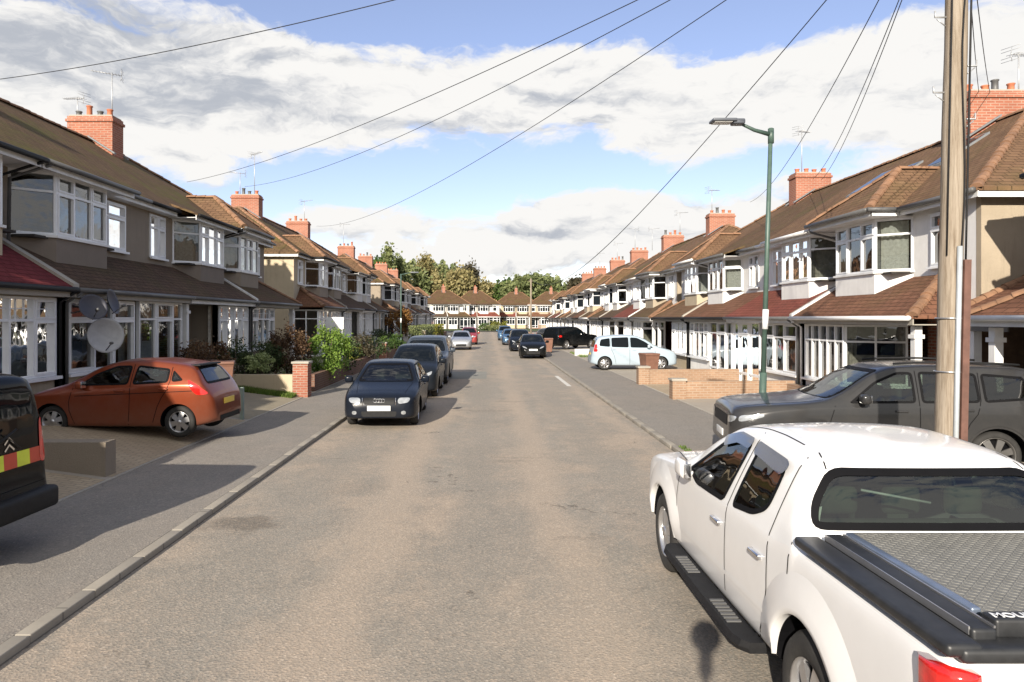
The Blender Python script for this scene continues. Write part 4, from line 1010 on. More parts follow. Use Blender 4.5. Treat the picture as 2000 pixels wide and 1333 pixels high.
        ps = [(x+.06*math.sin(t), .36+.18*math.cos(t), cz+.17*math.sin(t)) for t in [2*math.pi*k/20 for k in range(21)]]
        g.tube(ps, .014, 6); g.tube([(x, .18, cz), (x, .54, cz)], .014, 5); g.build('steering_wheel', DARKT, c.root, uv=False)
    def plate(c, kind, y0, z0, w=.52, h=.115, mat=None, parent=None, eps=.012):
        q, n = c.hit(kind, 0, z0+h/2)
        x = q.x+(-1 if kind == 'f' else 1)*eps
        g = MB(); g.rbox(min(x, x+(.01 if kind == 'f' else -.01)), max(x, x+(.01 if kind == 'f' else -.01))+.002, y0-w/2, y0+w/2, z0, z0+h, .003); return g.build('number_plate', mat or PLATEW, c.root, uv=False)
    def lamps(c, name, kind, P, mat, eps=.006, both=True, **k):
        for s in ((1, -1) if both else (1,)):
            if kind in 'fr': c.panel(name, mat, kind, [(s*a, b) for a, b in P], eps, **k)
            else: c.panel(name, mat, kind, P, eps, s, **k)
    def finish(c):
        (x, y, z), hd, roll = c.place
        # mesh local x runs front->rear; centre it on the empty
        M = Matrix.Translation((-c.L/2, 0, 0))
        done = set()
        def rec(o):
            for ch in o.children:
                if ch.data and ch.data.name not in done: done.add(ch.data.name); ch.data.transform(M)
                rec(ch)
        rec(c.root)
        c.root.location = (x, y, z); c.root.rotation_euler = (0, roll, math.atan2(hd[1], hd[0])+math.pi)
        return c.root
def inset(P, d):
    cx = sum(p[0] for p in P)/len(P); cy = sum(p[1] for p in P)/len(P); n = len(P); Q = []
    A = sum(P[i][0]*P[(i+1) % n][1]-P[(i+1) % n][0]*P[i][1] for i in range(n)); sg = 1 if A > 0 else -1
    for i in range(n):
        a, b = P[i-1], P[(i+1) % n]; dx, dy = b[0]-a[0], b[1]-a[1]; l = math.hypot(dx, dy) or 1
        Q.append((P[i][0]-sg*dy/l*d, P[i][1]+sg*dx/l*d))
    return Q
def inpoly(x, y, P):
    r = False; j = len(P)-1
    for i in range(len(P)):
        if (P[i][1] > y) != (P[j][1] > y) and x < (P[j][0]-P[i][0])*(y-P[i][1])/(P[j][1]-P[i][1])+P[i][0]: r = not r
        j = i
    return r
def mirrorpoly(P): return P+[(-a, b) for a, b in P[::-1]]

HATCH = dict(L=3.95, axles=(.78, 3.27), wr=.305, tum=.4, dash=.93, tin=.06,
    top=[(0, .5), (.03, .62), (.12, .72), (.4, .86), (.85, .99), (1.0, 1.03), (1.2, 1.13), (1.75, 1.4), (2.1, 1.475), (2.6, 1.485), (3.1, 1.44), (3.42, 1.375), (3.5, 1.33), (3.72, 1.05), (3.83, .9), (3.9, .78), (3.93, .6), (3.95, .5)],
    belt=[(0, .68), (.6, .84), (1.2, .92), (3.4, 1.05), (3.95, 1.0)], wid=[(0, .5), (.06, .64), (.2, .76), (.5, .83), (1, .855), (3.1, .86), (3.5, .845), (3.8, .78), (3.9, .7), (3.95, .6)],
    wind=mirrorpoly([(.66, 1.03), (.5, 1.41)]), rear=mirrorpoly([(.6, 1.02), (.5, 1.345)]),
    sidewin=[[(1.28, .99), (2.28, 1.02), (2.3, 1.38), (1.98, 1.37), (1.6, 1.22)], [(2.36, 1.02), (3.06, 1.06), (3.06, 1.32), (2.4, 1.385)], [(3.12, 1.07), (3.36, 1.1), (3.16, 1.27), (3.12, 1.29)]],
    seams=[[(1.2, .95), (1.12, .6), (1.25, .27)], [(2.33, 1.4), (2.33, .6), (2.3, .25)], [(3.09, 1.35), (3.1, 1.0), (2.9, .7), (2.78, .3)], [(1.25, .8), (3.85, .92)]], handles=[(2.12, .9), (2.98, .94)], mirror=(1.42, 1.02))
SALOON = dict(L=4.45, axles=(.87, 3.5), wr=.315, tum=.42, dash=.88, tin=.06,
    top=[(0, .48), (.03, .62), (.1, .7), (.5, .82), (1.15, .94), (1.3, .98), (1.9, 1.3), (2.2, 1.4), (2.7, 1.43), (3.2, 1.4), (3.55, 1.3), (3.95, 1.06), (4.1, 1.0), (4.35, .97), (4.42, .7), (4.45, .5)],
    belt=[(0, .65), (.8, .8), (1.4, .88), (3.6, .97), (4.45, .9)], wid=[(0, .55), (.05, .68), (.18, .78), (.5, .85), (1, .88), (3.4, .885), (4, .85), (4.3, .76), (4.45, .62)],
    wind=mirrorpoly([(.68, .97), (.5, 1.36)]), rear=mirrorpoly([(.6, 1.04), (.48, 1.34)]),
    sidewin=[[(1.48, .95), (2.42, .97), (2.42, 1.34), (2.15, 1.34), (1.8, 1.18)], [(2.5, .97), (3.3, 1.0), (3.35, 1.26), (3.0, 1.35), (2.5, 1.345)], [(3.37, 1.01), (3.68, 1.05), (3.45, 1.2)]],
    seams=[[(1.38, .9), (1.3, .5), (1.4, .25)], [(2.46, 1.36), (2.46, .6), (2.43, .24)], [(3.36, 1.28), (3.3, .95), (3.1, .6), (3.0, .28)]], topseams=[[(.35, .55), (1.28, .66)]], handles=[(2.25, .84), (3.15, .87)], mirror=(1.6, 1.0))
SUV = dict(L=4.8, axles=(.92, 3.84), wr=.375, tum=.3, dash=1.12, tin=.06,
    top=[(0, .6), (.03, .94), (.09, 1.04), (.4, 1.11), (1.15, 1.18), (1.45, 1.23), (1.65, 1.32), (2.2, 1.66), (2.5, 1.755), (3.1, 1.785), (4.2, 1.76), (4.5, 1.7), (4.58, 1.62), (4.68, 1.24), (4.74, 1.05), (4.78, .8), (4.8, .55)],
    belt=[(0, .9), (.8, 1.06), (1.5, 1.12), (4.3, 1.18), (4.8, 1.1)], wid=[(0, .72), (.06, .84), (.25, .93), (.6, .97), (4.1, .97), (4.5, .93), (4.7, .86), (4.8, .74)],
    bot=[(0, .4), (.5, .27), (4.3, .27), (4.8, .42)],
    wind=mirrorpoly([(.78, 1.22), (.64, 1.68)]), rear=mirrorpoly([(.74, 1.16), (.64, 1.58)]),
    sidewin=[[(1.75, 1.16), (2.72, 1.18), (2.72, 1.66), (2.5, 1.66), (2.15, 1.5)], [(2.8, 1.18), (3.62, 1.2), (3.62, 1.65), (2.8, 1.67)], [(3.68, 1.2), (4.38, 1.26), (4.28, 1.6), (3.68, 1.65)]],
    seams=[[(1.55, 1.12), (1.45, .8), (1.55, .32)], [(2.76, 1.68), (2.76, .8), (2.74, .32)], [(3.65, 1.66), (3.62, 1.1), (3.4, .8), (3.3, .34)]], topseams=[[(.25, .6), (1.4, .74)]], handles=[(2.5, 1.05), (3.42, 1.08)], mirror=(1.95, 1.24))
MPV = dict(L=4.05, axles=(.8, 3.42), wr=.305, tum=.3, dash=1.0, tin=.06,
    top=[(0, .5), (.03, .68), (.12, .8), (.5, .98), (.85, 1.08), (1.0, 1.14), (1.55, 1.46), (1.95, 1.6), (2.5, 1.63), (3.2, 1.6), (3.65, 1.52), (3.78, 1.4), (3.9, 1.1), (3.97, .9), (4.02, .7), (4.05, .5)],
    belt=[(0, .75), (.6, .9), (1.1, .98), (3.9, 1.05), (4.05, 1)], wid=[(0, .5), (.06, .66), (.2, .77), (.5, .83), (1, .845), (3.6, .845), (3.85, .8), (3.98, .72), (4.05, .6)],
    wind=mirrorpoly([(.68, 1.12), (.54, 1.55)]), rear=mirrorpoly([(.62, 1.05), (.55, 1.5)]),
    sidewin=[[(1.15, 1.03), (2.22, 1.05), (2.22, 1.52), (1.9, 1.5), (1.5, 1.3)], [(2.3, 1.05), (3.1, 1.07), (3.1, 1.5), (2.3, 1.53)], [(3.17, 1.08), (3.68, 1.12), (3.6, 1.42), (3.17, 1.49)]],
    seams=[[(1.1, 1), (1.05, .6), (1.2, .26)], [(2.26, 1.55), (2.26, .25)], [(3.14, 1.53), (3.14, 1.0), (2.98, .7), (2.9, .28)]], handles=[(2.05, .94), (2.98, .96)], mirror=(1.4, 1.1))
VAN = dict(L=4.38, axles=(.9, 3.6), wr=.32, tum=.14, dash=1.1, tin=.08,
    top=[(0, .5), (.03, .75), (.15, .9), (.8, 1.1), (1.0, 1.16), (1.6, 1.6), (1.9, 1.76), (2.4, 1.82), (4.0, 1.8), (4.18, 1.76), (4.25, 1.6), (4.29, 1.1), (4.3, .8), (4.31, .66), (4.34, .6), (4.37, .5), (4.38, .42)],
    belt=[(0, .85), (.6, 1.0), (1.2, 1.08), (4.38, 1.14)], wid=[(0, .6), (.08, .74), (.3, .86), (.8, .905), (4.0, .905), (4.22, .88), (4.33, .86), (4.38, .8)],
    bot=[(0, .28), (.5, .22), (3.9, .22), (4.38, .34)],
    wind=mirrorpoly([(.7, 1.15), (.62, 1.7)]), rear=mirrorpoly([(.7, 1.14), (.68, 1.66)]),
    sidewin=[[(1.25, 1.12), (2.2, 1.12), (2.2, 1.62), (1.9, 1.62), (1.6, 1.45)], [(2.3, 1.14), (3.2, 1.14), (3.2, 1.62), (2.3, 1.63)], [(3.3, 1.14), (4.05, 1.16), (4.0, 1.6), (3.3, 1.62)]],
    seams=[[(1.15, 1.1), (1.15, .3)], [(2.25, 1.7), (2.25, .3)], [(3.25, 1.7), (3.25, .5)]], handles=[(2.1, 1.0), (3.1, 1.0)], mirror=(1.5, 1.15),
    rearseams=[[(0, 1.7), (0, .62)], [(-.8, .62), (.8, .62)]])
def front_end(c, z_g, grille, lamp, plate_z, grille_mat=BLACKP, fog=None):
    if grille: c.panel('grille', grille_mat, 'f', mirrorpoly(grille), .006, rnd=1)
    c.lamps('headlight', 'f', lamp, LAMPG, .008)
    c.plate('f', 0, plate_z)
    if fog: c.lamps('fog_lamp', 'f', fog, LAMPG, .008)
COPPER = paint('copper_paint', (.21, .042, .014), .45, .3, dirt=.12)
NAVY = paint('navy_paint', (.007, .01, .017), .0, .25, dirt=.015, coat=.05, spec=.1)
BLACKC = paint('black_paint', (.004, .005, .006), .0, .2, dirt=.015, coat=.06, spec=.12)
WHITEC = paint('white_paint', (.76, .76, .76), 0, .28, dirt=.08, coat=.8, spec=.5)
PEWTER = paint('pewter_paint', (.032, .032, .033), .2, .25, dirt=.06, coat=.5)
DKHOOD = paint('dark_blue_grey', (.03, .037, .055), .4, .25)
PALEB = paint('pale_blue_paint', (.36, .44, .51), .1, .3, dirt=.05)
SILV = paint('silver_paint', (.42, .44, .47), .6, .3)
MIDB = paint('blue_paint', (.05, .12, .22), .4, .3)
GREYB = paint('blue_grey_paint', (.05, .062, .08), .1, .3, coat=.1, spec=.2)
REDC = paint('red_paint', (.3, .03, .03), .2, .3)
G1 = 'cars parked along the left kerb'; G2 = 'cars parked along the right kerb'; G3 = 'vehicles on the front drives'

# copper hatchback on the left drive
c = Car('parked_car', 'copper orange hatchback parked nose-in on the left block-paved drive', HATCH, COPPER, (-7.2, 14.62, .2), (-1, .03), group=G3, wheels=dict(spokes=6, sw=.2, sw2=.26), holes=True, roll=0)
c.seats((1.75, 2.75)); c.panel('tail_light', LAMPR, 's', [(3.42, 1.13), (3.66, 1.0), (3.84, .84), (3.62, .82), (3.5, .95)], .008, 1); c.panel('tail_light', LAMPR, 's', [(3.42, 1.13), (3.66, 1.0), (3.84, .84), (3.62, .82), (3.5, .95)], .008, -1)
c.lamps('headlight', 'f', [(.35, .66), (.66, .78), (.72, .88), (.5, .78)], LAMPG); c.panel('grille', BLACKP, 'f', mirrorpoly([(.4, .3), (.3, .5)]), .006)
c.plate('f', 0, .52); c.plate('r', 0, .6, mat=PLATEY)
m = MB(); m.rbox(3.35, 3.56, -.5, .5, 1.355, 1.39, .015); m.build('spoiler', BLACKP, c.root, uv=False)
c.panel('rear_bumper_trim', BLACKP, 'r', mirrorpoly([(.5, .28), (.5, .4)]), .006, rnd=1)
c.finish()
# black van on the nearest left drive: rear end in view
c = Car('van', 'black van reversed to the pavement edge with yellow and red chevron strip, far left', VAN, BLACKC, (-4.82-2.19, 7.1, .12), (-1, 0.02), cat='van', group=G3, wheels=dict(spokes=7))
c.panel('tail_light', LAMPR, 's', [(4.1, .85), (4.24, .85), (4.22, 1.5), (4.12, 1.5)], .01, 1); c.panel('tail_light', LAMPR, 's', [(4.1, .85), (4.24, .85), (4.22, 1.5), (4.12, 1.5)], .01, -1)
c.lamps('tail_light', 'r', [(.76, .82), (.86, .82), (.83, 1.3), (.77, 1.3)], LAMPR, .008)
YC = plain('chevron_yellow', (.62, .68, .05), .4, var=.1); RC = plain('chevron_red', (.5, .06, .03), .4, var=.1)
for i in range(8):
    a = -.8+i*.2; c.panel('chevron_panel', YC if i % 2 == 0 else RC, 'r', [(a, .83), (a+.2, .83), (a+.2, .99), (a, .99)], .005, rnd=0, nr=2, nc=3)
c.plate('r', -.25, .62, .52, .13, plain('plate_amber', (.55, .26, .04), .4, var=.1))
g = MB()
for k in (0, 1):
    z = 1.02+k*.07; c.ribbon(g, 'r', [(.22, z), (.29, z+.06), (.36, z)], .02, .008, 1, 0)
g.build('badge', CHROME, c.root, uv=False)
g = MB(); g.rbox(4.27, 4.47, -.86, .86, .33, .56, .05); g.build('bumper', BLACKP, c.root, uv=False)
g = MB(); c.ribbon(g, 'r', [(.45, 1.02), (.2, 1.2)], .012, .02, 1, 0); g.tube([(4.34, -.02, 1.1), (4.36, .3, 1.24)], .012, 6); g.build('wiper', BLACKP, c.root, uv=False)
c.finish()
# left kerb row
def saloon(label, mat, loc, head, grp, dens=1.0, sp=SALOON, holes=False, logo=False, lamps=True, name='parked_car'):
    c = Car(name, label, sp, mat, loc, head, group=grp, dens=dens, holes=holes, wheels=dict(spokes=7))
    if sp is SALOON:
        front_end(c, .6, [(.34, .56), (.36, .7)], [(.42, .57), (.66, .6), (.7, .7), (.42, .7)], .42, fog=[(.5, .34), (.6, .34), (.6, .42), (.5, .42)])
        c.panel('lower_grille', BLACKP, 'f', mirrorpoly([(.38, .29), (.4, .41)]), .005, rnd=1)
    elif sp is SUV: front_end(c, .8, [(.5, .68), (.5, .88)], [(.55, .76), (.8, .8), (.82, .92), (.56, .88)], .5)
    elif sp is MPV: front_end(c, .6, [(.36, .5), (.4, .64)], [(.4, .68), (.64, .74), (.66, .86), (.45, .76)], .36)
    else: front_end(c, .6, [(.4, .3), (.42, .48)], [(.36, .62), (.62, .7), (.68, .8), (.45, .72)], .5)
    if logo:
        g = MB()
        for k in range(4):
            y = -.09+k*.06; q, n = c.hit('f', y, .66); g.tube([(q.x-.03, y+.04*math.cos(t), .645+.04*math.sin(t)) for t in [2*math.pi*i/14 for i in range(15)]], .006, 5)
        g.build('badge', CHROME, c.root, uv=False)
        g = MB()
        for s in (-1, 1):
            q, n = c.hit('f', s*.36, .6); g.tube([(q.x-.012, s*.37, .54), (q.x-.0, s*.375, .71)], .008, 5)
        g.build('grille_trim', CHROME, c.root, uv=False)
    rl = {id(SALOON): [(4.2, .74), (4.38, .74), (4.36, .93), (4.2, .92)], id(SUV): [(4.4, .95), (4.68, .95), (4.62, 1.12), (4.4, 1.1)], id(MPV): [(3.75, .85), (3.94, .85), (3.86, 1.2), (3.75, 1.2)], id(HATCH): [(3.5, .85), (3.8, .85), (3.62, 1.05), (3.45, 1.08)]}[id(sp)]
    c.lamps('tail_light', 's', rl, LAMPR)
    c.plate('r', 0, .68, mat=PLATEY)
    if holes: c.seats((2.0, 3.0))
    return c
saloon('dark navy saloon with ring badge, nearest of the cars along the left kerb', NAVY, (-2.48, 18.3, 0), (0.02, -1), G1, holes=True, logo=True).finish()
saloon('dark hatchback between the navy saloon and the blue-grey tall car', paint('ink_paint', (.01, .013, .018), .0, .25, dirt=.015, coat=.05, spec=.1), (-2.38, 24.2, 0), (0, -1), G1, sp=MPV).finish()
saloon('blue-grey tall car third in the left kerb row, only its roof and flank showing', GREYB, (-2.42, 28.9, 0), (0, -1), G1, sp=SUV).finish()
saloon('silver car further down the left kerb, facing us alone', SILV, (-2.12, 58, 0), (0.03, -1), G1, .5, HATCH).finish()
saloon('dark red car behind the silver one at the far left kerb', REDC, (-1.75, 69, 0), (0.0, -1), G1, .5, MPV).finish()
# right kerb row
saloon('black hatchback with white plate facing us, nearest of the right kerb row', BLACKC, (2.85, 45.8, 0), (-.02, -1), G2, .6, HATCH).finish()
saloon('dark blue car tucked just behind the black hatchback on the right', NAVY, (2.5, 55.5, 0), (0, -1), G2, .5, MPV).finish()
saloon('mid blue car with pale bonnet, third of the right kerb row', MIDB, (2.2, 68, 0), (0, -1), G2, .5, HATCH).finish()
saloon('small dark blue car, farthest of the right kerb row', MIDB, (2.0, 82, 0), (0, -1), G2, .5, MPV).finish()
# drives on the right
saloon('pale blue compact people carrier nose-in on the right-hand drive', PALEB, (6.9, 34.3, .08), (1, -.02), G3, sp=MPV).finish()
c = saloon('black tall car seen from behind on a right-hand drive', BLACKC, (6.6, 57, .08), (.75, .66), G3, .6, SUV); c.finish()
saloon('dark grey car partly hidden behind the black tall car', PEWTER, (6.0, 68, .08), (.3, -1), G3, .5, HATCH).finish()
# large grey four-wheel drive across the right pavement
c = Car('parked_car', 'large pewter grey four-wheel drive parked across the right pavement behind the wooden pole', SUV, PEWTER, (6.33, 11.85, .075), (-1, .14), group=G3, holes=True, wheels=dict(spokes=7, rim=.74, mat=plain('dark_alloy', (.16, .155, .15), .35, .7)))
c.seats((2.35, 3.2)); 
c.panel('bonnet', DKHOOD, 't', [(.12, -.72), (1.42, -.8), (1.42, .8), (.12, .72)], .004, rnd=1, nc=24, nr=16)
front_end(c, .8, [(.55, .72), (.52, .9)], [(.6, .78), (.84, .82), (.86, .92), (.6, .9)], .5)
c.lamps('headlight', 's', [(.12, .82), (.5, .92), (.5, .97), (.14, .93)], LAMPG)
c.lamps('tail_light', 's', [(4.4, .95), (4.7, .93), (4.64, 1.1), (4.4, 1.08)], LAMPR)
c.lamps('side_vent', 's', [(1.1, .86), (1.42, .84), (1.42, .9), (1.12, .92)], BLACKP)
for s in (-1, 1): g = MB(); g.tube([(x, s*.64, c.topf(x)+.03) for x in (2.5, 2.8, 3.4, 4.0, 4.3)], .018, 6); g.build('roof_rail', BLACKP, c.root, uv=False)
c.plate('r', 0, .75, mat=PLATEY)
for s in (-1, 1):
    g = MB(); P = [(c.ax[0]+.435*math.cos(t), .385+.435*math.sin(t)) for t in [math.pi*k/24 for k in range(-1, 26)]]; c.ribbon(g, 's', P, .05, .012, s, 0); P = [(c.ax[1]+.435*math.cos(t), .385+.435*math.sin(t)) for t in [math.pi*k/24 for k in range(-1, 26)]]; c.ribbon(g, 's', P, .05, .012, s, 0); g.build('arch_trim', PEWTER, c.root, uv=False)
c.finish().scale = (1, 1, .96)

# ------------------------------------------------------------------ white pickup (nearest)
PK = dict(L=5.3, axles=(.9, 4.1), wr=.385, tum=.4, dash=1.1, tin=.015, ar=.46,
    top=[(0, .6), (.03, .9), (.1, 1.0), (.3, 1.07), (.9, 1.14), (1.3, 1.19), (1.45, 1.24), (2.05, 1.56), (2.35, 1.665), (2.8, 1.705), (3.3, 1.685), (3.55, 1.65), (3.66, 1.6), (3.84, 1.33), (3.88, 1.26), (3.92, 1.22), (4.0, 1.215), (5.2, 1.215), (5.25, 1.21), (5.28, 1.15), (5.29, .9), (5.3, .6)],
    belt=[(0, .95), (.8, 1.08), (1.5, 1.14), (3.6, 1.17), (3.9, 1.2), (5.3, 1.2)], wid=[(0, .72), (.06, .82), (.2, .89), (.5, .92), (5.0, .925), (5.2, .915), (5.28, .885), (5.3, .85)],
    bot=[(0, .5), (.5, .38), (4.8, .42), (5.3, .5)],
    wind=mirrorpoly([(.76, 1.22), (.6, 1.61)]), rear=mirrorpoly([(.78, 1.27), (.745, 1.41), (.6, 1.59)]),
    sidewin=[[(1.68, 1.17), (2.02, 1.11), (2.68, 1.13), (2.72, 1.58), (2.45, 1.585), (2.2, 1.52)], [(2.84, 1.14), (3.22, 1.18), (3.4, 1.26), (3.38, 1.53), (2.84, 1.58)]],
    seams=[[(1.5, 1.1), (1.42, .8), (1.52, .42)], [(2.77, 1.66), (2.77, .8), (2.76, .42)], [(3.5, 1.62), (3.55, 1.1), (3.56, .72), (3.4, .45)], [(3.86, 1.2), (3.86, .5)]], topseams=[[(2.2, .6), (2.9, .565), (3.3, .57)], [(3.48, .56), (3.66, .6)], [(.3, .6), (1.3, .78)]],
    handles=[(2.58, .97), (3.38, .98)], handlemat=CHROME, mirror=(1.82, 1.2), fold=1, mirmat=WHITEC)
c = Car('pickup_truck', 'white double-cab pickup with chequer-plate bed cover, nearest on the right', PK, WHITEC, (2.66, 5.37, 0), (0, 1), cat='pickup truck', wheels=dict(spokes=6, w=.25, rim=.62, sw=.16), holes=True, dens=1.7)
c.seats((2.25,), plain('seat_grey_green', (.075, .09, .07), .9, var=.3)); g = MB(); g.rbox(3.3, 3.44, -.66, .66, .65, 1.2, .06)
g.build('rear_bench', plain('seat_grey_green', (.1, .115, .1)), c.root, uv=False)
for y in (-.4, 0, .4):
    g = MB(); g.rbox(3.36, 3.44, y-.12, y+.12, 1.24, 1.42, .04); g.build('headrest', plain('seat_grey_green', (.1, .115, .1)), c.root, uv=False)
# wide wheel arch flares
for ax in c.ax:
    for s in (-1, 1):
        g = MB(); vs = []; n = 32
        for k in range(n+1):
            t = R(8)+(math.pi-R(16))*k/n; fade = min(1, math.sin(t)*2.2); zc = .395
            for rr, e in ((.452, .03), (.462, .036), (.49, .036), (.55, .027), (.62, .012), (.68, .0)):
                x, z = ax+rr*math.cos(t), zc+rr*math.sin(t); z = max(z, .34)
                q, nn = c.hit('s', x, min(z, 1.1), s)
                yy = (abs(q.y) if q is not None and abs(q.y) > .8 else .92)
                vs.append((x, s*(max(yy, .9)+e*fade), z))
            vs.append((ax+.45*math.cos(t), s*.9, max(.3, zc+.45*math.sin(t))))
        m7 = 7; g.idx(vs, [(i*m7+j, (i+1)*m7+j, (i+1)*m7+j+1, i*m7+j+1) for i in range(n) for j in range(5)]+[(i*m7, (i+1)*m7, (i+1)*m7+6, i*m7+6) for i in range(n)])
        g.build('arch_flare', WHITEC, c.root, uv=False)
# running boards
for s in (-1, 1):
    g = MB(); pr = [(0, 0), (.17, .0), (.19, .03), (.17, .07), (.02, .07), (0, .04)]; vs = []
    X = [1.42, 1.46, 1.55, 3.3, 3.4, 3.45]; sc = [.6, .85, 1, 1, .85, .6]
    for x, k in zip(X, sc):
        for (a, b) in pr: vs.append((x, s*(.86+.02+(a)*k), .36+b))
    g.idx(vs, [(i*6+j, (i+1)*6+j, (i+1)*6+(j+1) % 6, i*6+(j+1) % 6) for i in range(5) for j in range(6)]+[tuple(range(6)), tuple(range(35, 29, -1))], 0, False)
    rb = g.build('running_board', BLACKP, c.root, uv=False); g = MB()
    for x0 in (1.8, 2.75):
        for k in range(7): g.box(x0+k*.06, x0+k*.06+.03, *(sorted((s*.93, s*1.03))), .43, .438)
        g.build('tread_pad', GREYPL, rb, uv=False); g = MB()
    for x in (1.6, 2.4, 3.25): g.tube([(x, s*.7, .42), (x, s*.92, .39)], .02, 6)
    g.build('bracket', DARKT, rb, uv=False)
# smoked wind deflectors over the side windows
DEF = plain('smoked_plastic', (.015, .02, .05), .15, coat=1)
for s in (-1, 1):
    c.panel('wind_deflector', DEF, 's', [(2.22, 1.46), (2.46, 1.53), (2.72, 1.525), (2.74, 1.605), (2.44, 1.61), (2.16, 1.535)], .02, s, rnd=1)
    c.panel('wind_deflector', DEF, 's', [(2.82, 1.52), (3.36, 1.47), (3.42, 1.54), (3.36, 1.57), (2.82, 1.605)], .02, s, rnd=1)
    g = MB(); c.ribbon(g, 's', [(1.55, .62), (3.5, .66)], .03, .006, s); g.build('side_moulding', WHITEC, c.root, uv=False)
# bed cover
RAIL = plain('rail_black', (.02, .021, .023), .45, var=.3, scale=15)
z0 = 1.215
for s in (-1, 1):
    g = MB(); g.rbox(3.93, 5.3, *(sorted((s*.77, s*.915))), z0-.01, z0+.045, .02); g.build('bed_rail', RAIL, c.root, uv=False)
    g = MB(); g.rbox(3.98, 5.22, *(sorted((s*.665, s*.765))), z0, z0+.07, .015); g.build('cover_side_channel', RAIL, c.root, uv=False)
    g = MB(); g.box(4.0, 5.2, *(sorted((s*.762, s*.768))), z0+.04, z0+.073); g.box(4.0, 5.2, *(sorted((s*.66, s*.668))), z0+.065, z0+.075); g.build('channel_edge', ALLOY, c.root, uv=False)
    g = MB(); g.rbox(4.0, 5.05, *(sorted((s*.61, s*.655))), z0+.05, z0+.085, .01); g.build('blue_grey_strip', plain('anodised_strip', (.22, .27, .36), .35, .6), c.root, uv=False)
PLT = plain('chequer_plate', (.2, .195, .175), .55, .3, var=.15, scale=10)
g = MB(); g.box(3.95, 5.12, -.62, .62, z0+.04, z0+.068)
i = 0; y = -.6
while y < .6:
    x = 3.98; j = 0
    while x < 5.1:
        t = math.pi/4 if (i+j) % 2 == 0 else -math.pi/4; u = Vector((math.cos(t), math.sin(t), 0)); v = Vector((-math.sin(t), math.cos(t), 0)); o = Vector((x, y, z0+.068))
        P = [o-u*.019, o+v*.005, o+u*.019, o-v*.005]; tp = [o-u*.012+Vector((0, 0, .0022)), o+v*.0025+Vector((0, 0, .0022)), o+u*.012+Vector((0, 0, .0022)), o-v*.0025+Vector((0, 0, .0022))]
        g.idx(P+tp, [(4, 5, 6, 7)]+[(k, (k+1) % 4, 4+(k+1) % 4, 4+k) for k in range(4)], 0, False)
        x += .03; j += 1
    y += .03; i += 1
g.build('bed_cover', PLT, c.root, uv=False)
g = MB(); g.rbox(5.11, 5.2, -.66, .66, z0+.02, z0+.1, .015); cb_ = g.build('cover_end_bar', RAIL, c.root, uv=False)
g = MB(); g.rbox(5.18, 5.31, -.86, .86, z0-.03, z0+.03, .02); g.build('tailgate_cap', RAIL, c.root, uv=False)
def text_obj(name, s, size, mat, parent, M, ext=.001, align='CENTER', bold=0):
    cu = bpy.data.curves.new(name, 'FONT'); cu.body = s; cu.size = size; cu.extrude = ext; cu.align_x = align; cu.offset = bold
    o = bpy.data.objects.new(name, cu); COL.objects.link(o); dg = bpy.context.evaluated_depsgraph_get(); me = bpy.data.meshes.new_from_object(o.evaluated_get(dg)); bpy.data.objects.remove(o)
    me.transform(M); me.materials.append(mat); o = bpy.data.objects.new(name, me); COL.objects.link(o); o.parent = parent; return o
# lettering reads from behind the truck: text right = local -y, text up = towards the cab
Mt = Matrix(((0, -1, 0, 5.185), (-1, 0, 0, .38), (0, 0, -1, z0+.1025), (0, 0, 0, 1)))
Mt = Matrix(((0, -1, 0, 5.18), (1, 0, 0, -.43), (0, 0, 1, z0+.1015), (0, 0, 0, 1)))
text_obj('lettering', 'MOUNTAIN TOP', .058, WHITE, cb_, Mt, bold=.0012)
for s in (-1, 1):
    g = MB(); P = [(5.12, .922), (5.16, .94), (5.27, .932), (5.315, .9), (5.33, .85), (5.325, .8), (5.2, .8)]; n = len(P); vs = []
    for z in (.78, .8, 1.13, 1.155):
        k = 1 if z in (.8, 1.13) else .985
        vs += [(5.18+(x-5.18)*k, s*(.82+(y-.82)*k), z) for x, y in P]
    g.idx(vs, [(i*n+j, i*n+(j+1) % n, (i+1)*n+(j+1) % n, (i+1)*n+j) for i in range(3) for j in range(n)]+[tuple(range(n)), tuple(range(4*n-1, 3*n-1, -1))])
    g.build('tail_light', LAMPR, c.root, uv=False)
g = MB(); g.rbox(5.27, 5.45, -.85, .85, .48, .62, .04); g.build('rear_bumper', CHROME, c.root, uv=False)
c.plate('r', 0, .7, mat=PLATEY); c.lamps('headlight', 'f', [(.55, .78), (.8, .82), (.82, .98), (.58, .96)], LAMPG); c.panel('grille', CHROME, 'f', mirrorpoly([(.42, .72), (.46, .94)]), .01, rnd=1); c.plate('f', 0, .55)
g = MB(); g.tube([(3.75, -.02, 1.4), (3.72, -.42, 1.47)], .008, 5); g.build('brake_light_bar', WHITE, c.root, uv=False)
c.finish()
#@@CARSEND@@


